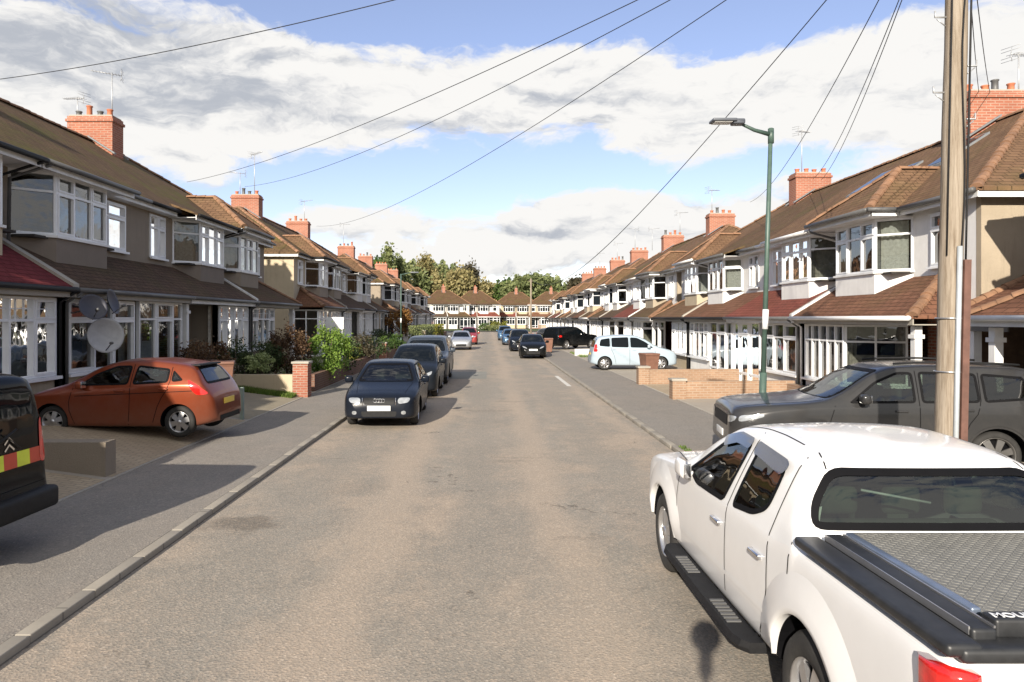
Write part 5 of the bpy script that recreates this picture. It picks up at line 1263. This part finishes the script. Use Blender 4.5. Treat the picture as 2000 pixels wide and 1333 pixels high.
#@@PROPS@@
# ------------------------------------------------------------------ plants
def leaf_quads(g, c, u, s, tint, r):
    a = Vector((r.gauss(0, 1), r.gauss(0, 1), r.gauss(0, 1))).normalized(); b = a.orthogonal().normalized(); b = (Matrix.Rotation(r.uniform(0, 6.3), 3, a) @ b); d = a.cross(b)
    g.face([c-b*s*.5, c+d*s*.32, c+b*s*.5, c-d*s*.32], 0, False, tint)
def crown(center, rad, n, size, seed, clumps=26, fill=.55, squash_bottom=True, cone=False, box=False):
    r = random.Random(seed); g = MB(); C = Vector(center); cl = []
    for i in range(clumps):
        if box: p = Vector((r.uniform(-1, 1), r.uniform(-1, 1), r.uniform(-1, 1)))
        else:
            while True:
                p = Vector((r.uniform(-1, 1), r.uniform(-1, 1), r.uniform(-1, 1)))
                if .25 < p.length < 1: break
            p = p.normalized()*(p.length**.45)*.82
        if cone: k = (1-p.z)/2; p.x *= .15+k*.9; p.y *= .15+k*.9
        cl.append((p, r.uniform(.2, .42), r.uniform(-.22, .22)))
    for i in range(n):
        p, rr, tt = cl[r.randrange(clumps)] if not box else (Vector((r.uniform(-1, 1), r.uniform(-1, 1), r.uniform(-1, 1))), .06, r.uniform(-.1, .1))
        if box and r.random() < .8:
            k = r.randrange(3); p = p.copy(); p[k] = r.choice((-1, 1)) if k < 2 else 1
        d = Vector((r.gauss(0, 1), r.gauss(0, 1), r.gauss(0, 1))).normalized()*(rr*r.uniform(.3, 1.0) if r.random() < .93 else rr*1.35)
        q = p+d
        q = Vector((q.x*rad[0], q.y*rad[1], q.z*rad[2]))
        leaf_quads(g, C+q, None, size*r.uniform(.6, 1.35), min(1, max(0, .5+tt+r.gauss(0, .17))), r)
    return g
LM = {
 'green': leaf_mat('leaves_green', [(0, (0.0244, 0.0549, 0.0122)), (.5, (0.061, 0.11, 0.0244)), (1, (0.122, 0.183, 0.0427))]),
 'bright': leaf_mat('leaves_bright', [(0, (.05, .1, .015)), (.5, (.13, .22, .035)), (1, (.26, .36, .07))]),
 'dark': leaf_mat('leaves_dark', [(0, (.015, .03, .01)), (.5, (.04, .065, .022)), (1, (.1, .13, .05))]),
 'red': leaf_mat('leaves_russet', [(0, (.035, .02, .012)), (.5, (.1, .055, .03)), (1, (.2, .13, .065))]),
 'yellow': leaf_mat('leaves_yellow', [(0, (.09, .11, .015)), (.5, (.2, .2, .03)), (1, (.36, .33, .06))]),
 'orange': leaf_mat('leaves_orange', [(0, (.1, .045, .015)), (.5, (.22, .105, .03)), (1, (.34, .2, .06))]),
 'pale': leaf_mat('leaves_pale', [(0, (.1, .14, .05)), (.5, (.28, .34, .14)), (1, (.5, .55, .3))]),
 'olive': leaf_mat('leaves_olive', [(0, (0.0854, 0.11, 0.0488)), (.5, (0.171, 0.201, 0.0793)), (1, (0.281, 0.305, 0.134))]),  # far-tree haze put into the colour: leaves lighter and duller
 'autumn': leaf_mat('leaves_autumn', [(0, (0.134, 0.134, 0.0549)), (.5, (0.268, 0.232, 0.104)), (1, (0.39, 0.317, 0.146))]),  # desaturated and lightened, distance haze mixed into the leaf colour
 'plum': leaf_mat('leaves_plum', [(0, (0.0366, 0.0366, 0.0244)), (.5, (0.0854, 0.0732, 0.0427)), (1, (0.146, 0.122, 0.0732))])}
def shrub(px, d, z0, z1, wr, mat, label, n=2200, size=.09, seed=1, group='shrubs and bushes in the front gardens', dr=None, name='shrub', base=None, clumps=26):
    x = (px-VX)*d/F; root = empty(name, (x, d, z0 if base is None else base)); tag(root, label, 'shrub', group)
    c = crown((x, d, (z0+z1)/2), (wr, dr or wr, (z1-z0)/2), n, size, seed, clumps); c.build('crown', LM[mat], root, uv=False, recalc=False)
    r = random.Random(seed); b0 = (z0 if base is None else base)
    for k in range(4):
        g = MB(); t = Vector((x+r.uniform(-.6, .6)*wr, d+r.uniform(-.5, .5)*wr, z0+(z1-z0)*r.uniform(.5, .8)))
        g.tube([(x+r.uniform(-.1, .1), d, b0-.05), ((x+t.x)/2, d, (b0+t.z)/2+.05), t], [.03, .02, .01], 5); g.build('stem', BARK, root, uv=False)
    return root
shrub(405, 20.2, .35, 1.95, .75, 'red', 'russet-leaved shrub just behind the orange hatchback tail', 4200, .075, 1)
shrub(375, 21.8, .3, 1.75, .6, 'red', 'dull brown shrub against the wall of the porch, left of the russet one', 1500, .1, 12)
shrub(465, 23.2, .3, 1.9, .8, 'dark', 'dark evergreen shrub between the two russet ones', 4200, .07, 2)
shrub(515, 24.0, .3, 1.8, .75, 'dark', 'dark green shrub beside the tall russet bush', 3600, .07, 22)
shrub(508, 22.9, .75, 1.4, .5, 'pale', 'pale variegated shrub spilling over the low rendered wall', 2400, .07, 3, base=.3)
shrub(565, 24.6, .3, 2.35, .75, 'red', 'tall dark russet bush behind the brick pier', 4800, .075, 4)
shrub(640, 26.0, .3, 2.3, .85, 'bright', 'bright green leafy bush beside the white board', 5200, .085, 5)
shrub(668, 29.0, .3, 1.9, .8, 'dark', 'dark shrub under the white board', 1800, .09, 6)
shrub(705, 34.0, .3, 1.8, .8, 'plum', 'dull brown-green shrub behind the first short brick pier', 1800, .1, 7)
shrub(732, 38.0, .3, 1.7, .8, 'dark', 'dark shrub between the two short brick piers', 1500, .1, 8)
shrub(768, 45.0, .3, 1.6, 1.0, 'green', 'low green shrub in front of the orange-leaved tree', 1500, .12, 9)
shrub(745, 52.0, .3, 1.8, 1.2, 'dark', 'dark mass of leaves by the porches beyond the brick piers', 1500, .13, 10)
def hedge(px0, d0, px1, d1, z0, z1, th, mat, label, n, seed):
    a = Vector(((px0-VX)*d0/F, d0, 0)); b = Vector(((px1-VX)*d1/F, d1, 0)); L = (b-a).length; ang = math.atan2(b.y-a.y, b.x-a.x)
    c = (a+b)/2; root = empty('hedge', (c.x, c.y, z0)); tag(root, label, 'hedge', 'garden hedges')
    g = crown((0, 0, 0), (L/2, th/2, (z1-z0)/2), n, .16, seed, box=True); M = Matrix.Rotation(ang, 3, 'Z'); g.v = [tuple(M @ Vector(v)+Vector((c.x, c.y, (z0+z1)/2))) for v in g.v]
    g.build('foliage', LM[mat], root, uv=False, recalc=False)
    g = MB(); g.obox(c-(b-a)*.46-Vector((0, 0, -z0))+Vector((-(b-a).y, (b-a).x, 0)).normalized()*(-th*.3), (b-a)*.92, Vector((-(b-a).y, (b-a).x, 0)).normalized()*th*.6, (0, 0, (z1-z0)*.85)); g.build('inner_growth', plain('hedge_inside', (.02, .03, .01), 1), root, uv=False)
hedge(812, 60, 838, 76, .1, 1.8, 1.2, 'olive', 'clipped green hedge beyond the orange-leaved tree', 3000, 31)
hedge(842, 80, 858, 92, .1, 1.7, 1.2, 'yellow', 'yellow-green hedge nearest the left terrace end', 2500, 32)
hedge(700, 36.5, 692, 33.0, .6, 1.1, .4, 'yellow', 'small yellow-green hedge on the wall behind the dark saloon', 900, 33)
shrub(975, 140, .1, 2.3, 2.0, 'yellow', 'yellow-leaved bush at the road end', 1200, .25, 13); shrub(950, 140, .1, 1.6, 1.8, 'green', 'low green bush at the road end beside the yellow one', 1000, .25, 14); shrub(962, 137, .1, 1.3, 1.6, 'olive', 'low olive bush in front of the yellow one at the road end', 900, .22, 15)
shrub(1068, 62, .1, 1.0, .9, 'olive', 'low green shrub on the right verge behind the black hatchback', 1200, .14, 16); shrub(1085, 75, .1, 1.6, 1.1, 'olive', 'olive bush farther along the right gardens', 1200, .16, 17)
shrub(832, 56, .1, .9, .6, 'orange', 'small orange-leaved plant by the sandy garden pillar', 900, .12, 18)
# orange-leaved street-side tree
def tree(x, y, h, cw, mat, label, seed, n=3000, size=.45, trunk=.25, group=None, cb=.3, cone=False, name='tree', clumps=34, z0=0, lean=0.0):
    root = empty(name, (x, y, z0)); tag(root, label, 'tree', group)
    r = random.Random(seed); g = MB(); top = h*(cb+.35)
    g.tube([(x, y, z0-.2), (x+lean*.4, y, z0+h*cb*.6), (x+lean, y, z0+top)], [h*.025, h*.018, h*.006], 8)
    g.build('trunk', BARK, root, uv=False)
    for k in range(6):
        g = MB(); t = r.uniform(0, 6.3); s = Vector((x+lean*.7, y, z0+h*cb*r.uniform(.8, 1.3))); e = s+Vector((math.cos(t)*cw*.33, math.sin(t)*cw*.33, h*.22)); g.tube([s, (s+e)/2+Vector((0, 0, h*.02)), e], [h*.01, h*.007, h*.003], 5); g.build('limb', BARK, root, uv=False)
    zc = z0+h*(cb+1)/2; g = crown((x+lean, y, zc), (cw/2, cw/2, h*(1-cb)/2), n, size, seed, clumps, cone=cone); g.build('crown', LM[mat], root, uv=False, recalc=False)
    return root
tree(-7.45, 64, 3.5, 2.7, 'orange', 'small orange-leaved tree with a pale leaning trunk, left front garden', 51, 3000, .17, cb=.3, lean=-.35)
GT = 'trees rising behind the far houses'
TL = [(757, 478, 40, 150, 'olive', 1, 'tall narrow tree with a pointed top, behind the left chimneys'), (738, 500, 34, 152, 'green', 0, 'rounded green tree left of the tall narrow one'), (779, 500, 40, 156, 'olive', 1, 'pointed green tree right of the tall narrow one'),
      (808, 520, 52, 165, 'olive', 0, 'olive tree at the left end of the far wood'), (832, 500, 44, 172, 'autumn', 0, 'yellowing tree with a high crown in the far wood'), (858, 512, 56, 175, 'olive', 0, 'olive tree behind the brown-roofed far house'),
      (888, 520, 70, 165, 'autumn', 0, 'broad yellow-orange tree above the far roofs'), (912, 508, 42, 185, 'plum', 0, 'dark purplish tree showing over the orange ones'), (925, 535, 60, 170, 'autumn', 0, 'orange-tinged tree sloping down towards the road end'), (948, 552, 46, 172, 'green', 0, 'green tree at the lowest dip of the wood'),
      (982, 546, 46, 180, 'green', 0, 'green tree left of the big broad one beyond the road end'), (1012, 536, 56, 176, 'olive', 0, 'olive tree directly over the far cream house'), (1048, 532, 74, 170, 'olive', 0, 'big broad olive-green tree behind the far wooden pole'), (1080, 542, 46, 172, 'olive', 0, 'olive tree at the right end of the big green one'), (1130, 541, 44, 168, 'plum', 0, 'dull brown tree over the right terrace roofs'), (1110, 556, 36, 176, 'olive', 0, 'small olive tree peeping over the right terrace roofs')]
for i, (px, py, wpx, d, mt, cone, lab) in enumerate(TL):
    d *= 1.32; h = 2.5+(VY-py)*d/F; w = wpx*d/F; tree((px-VX)*d/F, d, h+.1, w*1.4, mt, lab, 200+i, 4600, 1.0, group=GT, cb=.1, cone=bool(cone), clumps=46)
# low far-off wood filling between and behind
g = MB(); r = random.Random(9)
TLN = [(690, 540), (740, 505), (790, 508), (850, 508), (900, 522), (930, 545), (950, 556), (975, 556), (1000, 543), (1045, 533), (1085, 537), (1105, 558), (1125, 545), (1150, 552), (1190, 575)]
for i in range(15000):
    px = r.uniform(690, 1190); d = r.uniform(246, 268); x = (px-VX)*d/F
    k = max(q for q in range(len(TLN)) if TLN[q][0] <= px) if px > 690 else 0; k = min(k, len(TLN)-2); t = (px-TLN[k][0])/(TLN[k+1][0]-TLN[k][0]); py = TLN[k][1]*(1-t)+TLN[k+1][1]*t+5*math.sin(px*.31)+4*math.sin(px*.13+d)
    top = 2.5+(VY-py)*d/F-1.0
    tt = .5+.28*math.sin(px*.11+1)*math.sin(d*.9)+.2*math.sin(px*.37)
    leaf_quads(g, Vector((x, d, r.uniform(0, 1)**.55*top)), None, r.uniform(1.0, 1.9), min(1, max(0, r.gauss(tt, .16))), r)
tag(g.build('woodland', LM['olive'], None, (0, 250, 0), uv=False, recalc=False), 'mass of low trees filling in behind the far houses', 'woodland', kind='stuff')
g = MB(); g.idx([(-260, 275, -.1), (260, 275, -.1), (260, 400, 8), (-260, 400, 8), (260, 800, 10), (-260, 800, 10)], [(0, 1, 2, 3), (3, 2, 4, 5)]); struct('hill', g, leaf_mat('hill_green', [(0, (.05, .07, .02)), (1, (.06, .08, .02))]), uv=False)
# grass
def grass(name, x0, x1, y0, y1, z, n, h, label, seed):
    g = MB(); r = random.Random(seed)
    for i in range(n):
        x, y = r.uniform(x0, x1), r.uniform(y0, y1); a = r.uniform(0, 6.3); hh = h*r.uniform(.5, 1.3); w = .009; dx, dy = math.cos(a)*w, math.sin(a)*w; lx, ly = r.uniform(-.4, .4)*hh, r.uniform(-.4, .4)*hh
        zz = z(x)
        g.face([(x-dx, y-dy, zz), (x+dx, y+dy, zz), (x+lx, y+ly, zz+hh)], 0, False, r.uniform(.1, 1))
    return tag(g.build(name, GRASSM, None, ((x0+x1)/2, (y0+y1)/2, z(x0)), uv=False, recalc=False), label, 'grass', kind='stuff')
grass('grass', -7.6, -5.85, 21.4, 22.1, zleft, 5000, .12, 'strip of grass at the foot of the low rendered wall', 1)
grass('grass', 3.58, 3.72, 8.2, 13.5, lambda x: .09, 900, .04, 'thin moss and grass along the right kerb ahead of the pickup', 2)
grass('grass', 5.7, 8.5, 44, 50, lambda x: .1, 3500, .13, 'rough grass verge beside the black tall car', 3)
grass('grass', -9.0, -5.9, 24.0, 44, zleft, 9000, .14, 'long grass in the left front gardens among the shrubs', 4)

# ------------------------------------------------------------------ walls, piers, gates
def wall_run(label, a, b, h, mat, th=.22, cap=None, z=None, name='garden_wall', piers=(), group='low front garden walls', pm=None, ph=.15):
    a = Vector((a[0], a[1], 0)); b = Vector((b[0], b[1], 0)); z = .1 if z is None else z
    root = empty(name, ((a.x+b.x)/2, (a.y+b.y)/2, z)); tag(root, label, 'wall', group)
    d = (b-a); u = d.normalized(); n = Vector((-u.y, u.x, 0)); g = MB(); g.obox(a-n*th/2+Vector((0, 0, z-.3)), d, n*th, (0, 0, h+.3)); g.build('brickwork' if 'rick' in mat.name else 'masonry', mat, root)
    if cap: g = MB(); g.obox(a-n*(th/2+.02)+Vector((0, 0, z+h)), d, n*(th+.04), (0, 0, .05)); g.build('coping', cap, root)
    for t in piers:
        p = a+d*t; w = .2; g = MB(); g.box(p.x-w, p.x+w, p.y-w, p.y+w, z-.3, z+h+ph); g.build('pier', pm or mat, root)
        g = MB(); g.box(p.x-w-.03, p.x+w+.03, p.y-w-.03, p.y+w+.03, z+h+ph, z+h+ph+.06); g.build('pier_cap', CONC, root)
    return root
BRDK = brick_mat('old_brick', (.2, .1, .07), (.15, .075, .05), (.2, .18, .15))
wall_run('low buff brick wall with an end pier, nearest on the right beyond the grey four-wheel drive', (5.62, 21.6), (9.35, 21.9), .5, BRICKB, piers=(0.03,), ph=.03)
wall_run('second low buff brick wall, between the first one and the pale blue car', (5.62, 26.4), (9.3, 26.6), .52, BRICKB, piers=(.03,), ph=.06)
wall_run('low buff wall running behind the green lamp post', (9.2, 21.9), (9.2, 17.4), .42, BRICKB)
wall_run('short buff brick wall just beyond the pale blue car', (5.7, 37.6), (7.5, 37.8), .3, BRICKB)
wall_run('low white-painted garden wall near the black tall car', (5.65, 46.2), (7.6, 46.6), .42, RENDW)
for i, y in enumerate((64, 72.5, 81, 90, 99)):
    wall_run('low wall across a far right-hand garden, %s beyond the black tall car' % ordn[i], (5.7, y), (5.7, y+5.5), .5, [BRICKR, BRICKB, RENDW, BRICKR, BRICKB][i])
wall_run('low rendered wall catching the sun beside the brick pier', (-8.6, 22.35), (-6.05, 22.35), .55, RENDC, z=.2)
wall_run('shaded pebble-faced wall stub between the van and the orange hatchback', (-7.3, 11.0), (-5.78, 11.0), .5, RENDL, z=.12, th=.3)
wall_run('dark brick front wall overgrown with shrubs behind the navy saloon', (-5.8, 23.6), (-5.8, 36.5), .55, BRDK)
wall_run('low brick front wall beyond the second short pier', (-5.8, 41.5), (-5.8, 53), .5, BRDK)
for i, y in enumerate((57, 68, 80, 92)): wall_run('low brick wall of a far left-hand garden, %s past the orange-leaved tree' % ordn[i], (-5.8, y), (-5.8, y+8), .6, BRDK)
def pier(label, px, d, w, h, mat, z=.1):
    x = (px-VX)*d/F; root = empty('brick_pier', (x, d, z)); tag(root, label, 'pier', 'gate piers on the left side')
    g = MB(); g.box(x-w/2, x+w/2, d-w/2, d+w/2, z-.2, z+h); g.build('shaft', mat, root); g = MB(); g.rbox(x-w/2-.04, x+w/2+.04, d-w/2-.04, d+w/2+.04, z+h, z+h+.07, .015); g.build('cap', CONC, root); return x
pier('stout red brick pier with a stone cap at the end of the low rendered wall', 590, 22.2, .46, 1.0, BRICKR)
pier('short sunlit brick pier behind the navy saloon, left one', 714, 37.5, .38, .92, BRICKR); pier('short sunlit brick pier behind the navy saloon, right one', 748, 40.5, .4, .98, BRICKR)
pier('sandy rendered pillar under the hedge, far along the left pavement', 823, 62, .7, 1.3, RENDC)
# iron gate
gt = empty('metal_gate', (-6.4, 17.0, .12)); tag(gt, 'low green-black metal gate and post behind the hatchback tail', 'gate')
IRON = plain('painted_iron', (.03, .045, .04), .5)
g = MB(); g.box(-5.86, -5.78, 16.96, 17.04, .05, .86); g.build('post', plain('grey_green_post', (.22, .27, .24), .6), gt)
g = MB(); 
for z in (.25, .8): g.tube([(-7.2, 17, z), (-5.84, 17, z)], .014, 6)
g.build('rail', IRON, gt)
for k in range(11):
    g = MB(); x = -7.1+k*.12; g.tube([(x, 17, .25), (x, 17, .8)], .008, 5); g.build('bar', IRON, gt)
# wheelie bins
BINM = plain('bin_brown', (.19, .095, .065), .5, var=.15)
def bin_proto():
    t = empty('wheelie_bin', (0, 0, 0)); g = MB(); vs = []
    for z, a, b in ((.08, .21, .24), (.5, .25, .29), (.9, .28, .34), (.96, .3, .36)): vs += [(-a, -b, z), (a, -b, z), (a, b, z), (-a, b, z)]
    g.idx(vs, [(i*4+j, i*4+(j+1) % 4, (i+1)*4+(j+1) % 4, (i+1)*4+j) for i in range(3) for j in range(4)]+[(0, 1, 2, 3), (15, 14, 13, 12)], 0, False); g.build('bin_body', BINM, t)
    g = MB(); g.rbox(-.31, .31, -.38, .36, .96, 1.03, .02); g.tube([(-.25, .4, 1.0), (.25, .4, 1.0)], .018, 6); g.build('lid', BINM, t)
    for s in (-1, 1): g = MB(); g.lathe([(.02, -.03), (.1, -.03), (.1, .03), (.02, .03)], (s*.24, .28, .1), (1, 0, 0), 16); g.build('wheel', RUBBER, t)
    return t
b0 = bin_proto(); BL = [((6.45, 28.6, .08), .2, 'brown wheelie bin standing in front of the pale blue car'), ((-7.2, 19.5, .3), .3, 'brown wheelie bin just behind the hatchback tail, right one of the pair'), ((-7.8, 19.95, .3), .1, 'brown wheelie bin behind the hatchback tail, left one of the pair'), ((4.3, 50.5, .07), .0, 'brown wheelie bin on the pavement behind the black hatchback')]
for i, (l, a, lab) in enumerate(BL):
    b = b0 if i == 0 else copy_tree(b0); b.location = l; b.rotation_euler = (0, 0, a); tag(b, lab, 'bin', 'brown wheelie bins')
# white board on a post
sg = empty('sign_board', (-7.0, 33, .3)); tag(sg, 'blank white board on a white post above the bright green bush', 'sign')
g = MB(); g.rbox(-7.42, -6.62, 32.98, 33.01, 2.0, 2.55, .005); g.build('board', WHITE, sg); g = MB(); g.box(-6.74, -6.67, 33.02, 33.09, .2, 2.5); g.build('post', WHITE, sg)
# satellite dishes
def dish(label, c, rad, nrm, mat, wallx):
    c = Vector(c); n = Vector(nrm).normalized(); t = empty('satellite_dish', c); tag(t, label, 'satellite dish', 'satellite dishes on the left house front')
    g = MB(); g.lathe([(.001, 0)]+[(rad*k/8, .32*rad*(k/8)**2) for k in range(1, 9)]+[(rad*1.0, .32*rad-.012)]+[(rad*k/8, .32*rad*(k/8)**2-.012) for k in range(7, 0, -1)], c, n, 28); g.build('reflector', mat, t, uv=False)
    g = MB(); f = c+n*rad*1.1-Vector((0, 0, rad*.5)); g.tube([c-Vector((0, 0, rad*.9))+n*.2*rad, f], .012, 5); g.lathe([(.001, -.04), (.03, -.04), (.035, .05), (.001, .06)], f, -n, 10); g.build('feed_arm', GREYPL, t, uv=False)
    g = MB(); g.tube([c-n*.01, Vector((wallx+.12, c.y, c.z-.1)), Vector((wallx-.02, c.y, c.z-.1))], .018, 6); g.build('wall_bracket', GREYPL, t, uv=False)
DISHD = plain('dish_dark', (.06, .06, .075), .5); DISHL = plain('dish_pale', (.42, .42, .42), .6)
dish('dark satellite dish, left of the pair under the lower roof edge', (-8.75, 15.85, 2.72), .3, (.6, -.5, .3), DISHD, -9.27); dish('dark satellite dish, right of the pair under the lower roof edge', (-8.7, 16.5, 2.86), .3, (.75, .1, .2), DISHD, -9.27)
dish('large pale grey round dish below the two dark ones', (-8.75, 16.35, 2.1), .4, (.75, -.65, .1), DISHL, -9.27)

# ------------------------------------------------------------------ lamp posts and poles
GRN = plain('lamp_green', (.06, .1, .082), .45, var=.2); HEADG = plain('lamp_head_grey', (.1, .11, .13), .4)
t = empty('street_lamp', (5.03, 13.2, .1)); tag(t, 'green street lamp with a white sleeve and flat grey head over the right pavement', 'street lamp')
g = MB(); g.tube([(5.03, 13.2, 0), (5.08, 13.2, 1.5)], .065, 12); g.tube([(5.08, 13.2, 1.5), (5.22, 13.2, 6.0)], [.048, .038], 12); g.build('post', GRN, t)
g = MB(); g.tube([(5.11, 13.2, 2.3), (5.125, 13.2, 2.66)], .055, 12); g.build('white_sleeve', WHITE, t)
g = MB(); g.tube([(5.22, 13.2, 5.72), (5.22, 13.2, 5.99)], .055, 10); g.tube([(5.22, 13.2, 5.88), (4.9, 13.15, 5.95), (4.62, 13.1, 6.06)], [.045, .035, .028], 8); g.build('arm', GRN, t)
g = MB(); g.rbox(4.46, 4.68, 12.98, 13.2, 6.03, 6.13, .03); g.rbox(4.08, 4.52, 12.94, 13.22, 6.07, 6.125, .02); g.build('lamp_head', HEADG, t)
g = MB(); g.box(4.12, 4.44, 12.97, 13.19, 6.058, 6.072); g.build('lens', plain('lamp_lens', (.5, .5, .48), .2), t)
t = empty('street_lamp', (-5.67, 47, .1)); tag(t, 'thin green street lamp in front of the orange-leaved tree on the left', 'street lamp')
g = MB(); g.tube([(-5.67, 47, 0), (-5.67, 47, 1.4)], .075, 8); g.tube([(-5.67, 47, 1.4), (-5.67, 47, 5.4)], .045, 8); g.build('post', GRN, t); g = MB(); g.tube([(-5.67, 47, 5.35), (-5.0, 47, 5.5)], .03, 6); g.build('arm', GRN, t); g = MB(); g.rbox(-5.05, -4.5, 46.88, 47.12, 5.46, 5.54, .02); g.build('lamp_head', HEADG, t); g = MB(); g.tube([(-5.67, 47, 2.2), (-5.67, 47, 2.5)], .052, 8); g.build('white_sleeve', WHITE, t)
def wood_mat():
    m = NT('weathered_pole'); v = m.co('Object', (9, 9, .5)); f = m.noise(v, 2.2, 8, .75); f2 = m.noise(m.co('Object', (30, 30, .7)), 2, 5, .7)
    c = m.ramp(f, [(.3, (.12, .085, .055)), (.5, (.27, .225, .175)), (.72, (.36, .315, .26))]); c = m.mix(m.ramp(f2, [(.5, (0, 0, 0)), (.66, (.5, .5, .5))]), c, (.13, .1, .07)); m.base(c); m.set(rough=.9, spec=.2); m.bump(f2, .6, .01); return m.m
WOOD = wood_mat()
pb = Vector((5.17, 8.1, 0)); pt = Vector((5.35, 8.1, 8.3))
t = empty('telegraph_pole', (5.17, 8.1, .1)); tag(t, 'tall weathered wooden pole rising out of frame between the pickup and the grey four-wheel drive', 'telegraph pole')
g = MB(); n = 18; g.tube([pb+(pt-pb)*(k/n)+Vector((.004*math.sin(k*1.7), 0, 0)) for k in range(n+1)], [.135-.03*k/n for k in range(n+1)], 16); g.build('pole', WOOD, t, uv=False)
at = lambda z, dx, dy: pb+(pt-pb)*(z/8.3)+Vector((dx, dy, 0))
g = MB(); g.tube([at(z, -.0, -.15) for z in (0, 1.5, 3.3)], .028, 8); g.build('grey_conduit', plain('conduit_grey', (.42, .45, .47), .5, .3), t, uv=False)
g = MB(); g.obox(at(0, .045, -.17), (.075, 0, 0), (0, .06, 0), (pt-pb)*(3.15/8.3)); g.build('brown_cable_cover', plain('cover_brown', (.12, .06, .045), .6, var=.3), t, uv=False)
g = MB(); g.tube([at(z, .02+.03*math.sin(z*2), -.135) for z in [3.1+.35*k for k in range(15)]], .009, 6); g.tube([at(z, .1, -.1) for z in [3.1+.5*k for k in range(10)]], .012, 6); g.tube([at(z, -.105, -.09) for z in (3.2, 4.5, 6, 7.5, 8.1)], .008, 6); g.build('pole_cable', BLACKP, t, uv=False)
for z, s in ((5.05, -1), (5.35, 1), (5.9, -1), (6.25, 1), (4.75, 1)):
    g = MB(); p = at(z, s*.1, 0); g.tube([p, p+Vector((s*.14, 0, 0)), p+Vector((s*.14, 0, .07))], .011, 6); g.tube([p+Vector((s*.02, 0, -.1)), p+Vector((s*.12, 0, -.02))], .007, 5); g.build('step_iron', plain('galvanised', (.45, .46, .47)), t, uv=False)
for k, (dx, dy) in enumerate(((-.16, 0), (.16, 0), (0, -.16), (0, .16))):
    g = MB(); p = at(7.9, dx, dy); g.tube([at(7.9, dx*.5, dy*.5), p], .015, 6); g.lathe([(.001, -.05), (.04, -.04), (.03, 0), (.045, .04), (.001, .06)], p, (0, 0, 1), 10); g.build('insulator', plain('ceramic_brown', (.12, .05, .03), .2), t, uv=False)
for z in (1.9, 2.5): g = MB(); g.tube([at(z, .142*math.cos(a), .142*math.sin(a)) for a in [2*math.pi*k/20 for k in range(21)]], .008, 5); g.build('strap', ALLOY, t, uv=False)
q = pix(1037, 655, 85); t = empty('telegraph_pole', (q.x, 85, .1)); tag(t, 'far wooden pole standing before the houses at the road end', 'telegraph pole'); g = MB(); g.tube([(q.x, 85, 0), (q.x, 85, 7.2)], [.11, .08], 10); g.build('pole', WOOD, t, uv=False); g = MB(); g.tube([(q.x-.3, 85, 6.9), (q.x+.3, 85, 6.9)], .04, 6); g.build('cross_arm', WOOD, t, uv=False)
# overhead wires
WIRE = plain('wire_black', (.02, .02, .022), .6)
ptop = at(7.9, 0, 0)
def wire(label, e, sag, r=.0085, s=None, dbl=0):
    s = Vector(s or ptop); e = Vector(e); n = 40; g = MB()
    pts = [s+(e-s)*(k/n)-Vector((0, 0, sag*4*(k/n)*(1-k/n))) for k in range(n+1)]
    g.tube(pts, r, 5); o = g.build('overhead_wire', WIRE, None, s, uv=False); tag(o, label, 'wire', 'telephone wires fanning out from the wooden pole'); return o
wire('wire crossing the upper left corner of the sky', pix(-40, 160, 17.5), .35)
wire('upper of the two close wires ending at the second left chimney', pix(365, 356, 33), .55)
wire('lower of the two close wires, ending by the thin tall antenna', pix(478, 365, 43), .8)
wire('single wire ending at the third left chimney', pix(618, 442, 60), 1.2)
wire('wire reaching furthest, down to the far wooden pole', (5.3, 85, 7.0), 2.2); wire('twin of the wire that runs to the far wooden pole', (5.5, 85, 6.85), 2.1)
wire('wire ending on the roofs just left of the lamp post', pix(1465, 395, 40), .8)
wire('wire ending at the chimney right of the lamp post, left strand', pix(1588, 350, 32), .6); wire('wire ending at the chimney right of the lamp post, right strand', pix(1604, 352, 32), .55)
wire('left of two wires dropping to the chimney at the right edge', pix(1912, 182, 21.5), .3); wire('right of two wires dropping to the chimney at the right edge', pix(1934, 184, 21.5), .3)
# survey mast behind the viewpoint; its shadow falls beside the pickup
t = empty('camera_mast', (-.19, -.6, 0)); tag(t, 'slim mast with a round head, seen only as the shadow beside the pickup', 'mast')
g = MB(); g.tube([(-.19, -.6, 0), (-.19, -.6, 2.6)], .022, 10); g.build('pole', BLACKP, t, uv=False); g = MB(); g.lathe([(.001, -.12), (.07, -.1), (.11, -.05), (.12, 0), (.11, .05), (.07, .1), (.001, .12)], (-.19, -.6, 2.77), (0, 0, 1), 24); g.tube([(-.19, -.6, 2.5), (-.19, -.6, 2.68)], .05, 12); g.build('camera_head', BLACKP, t, uv=False)
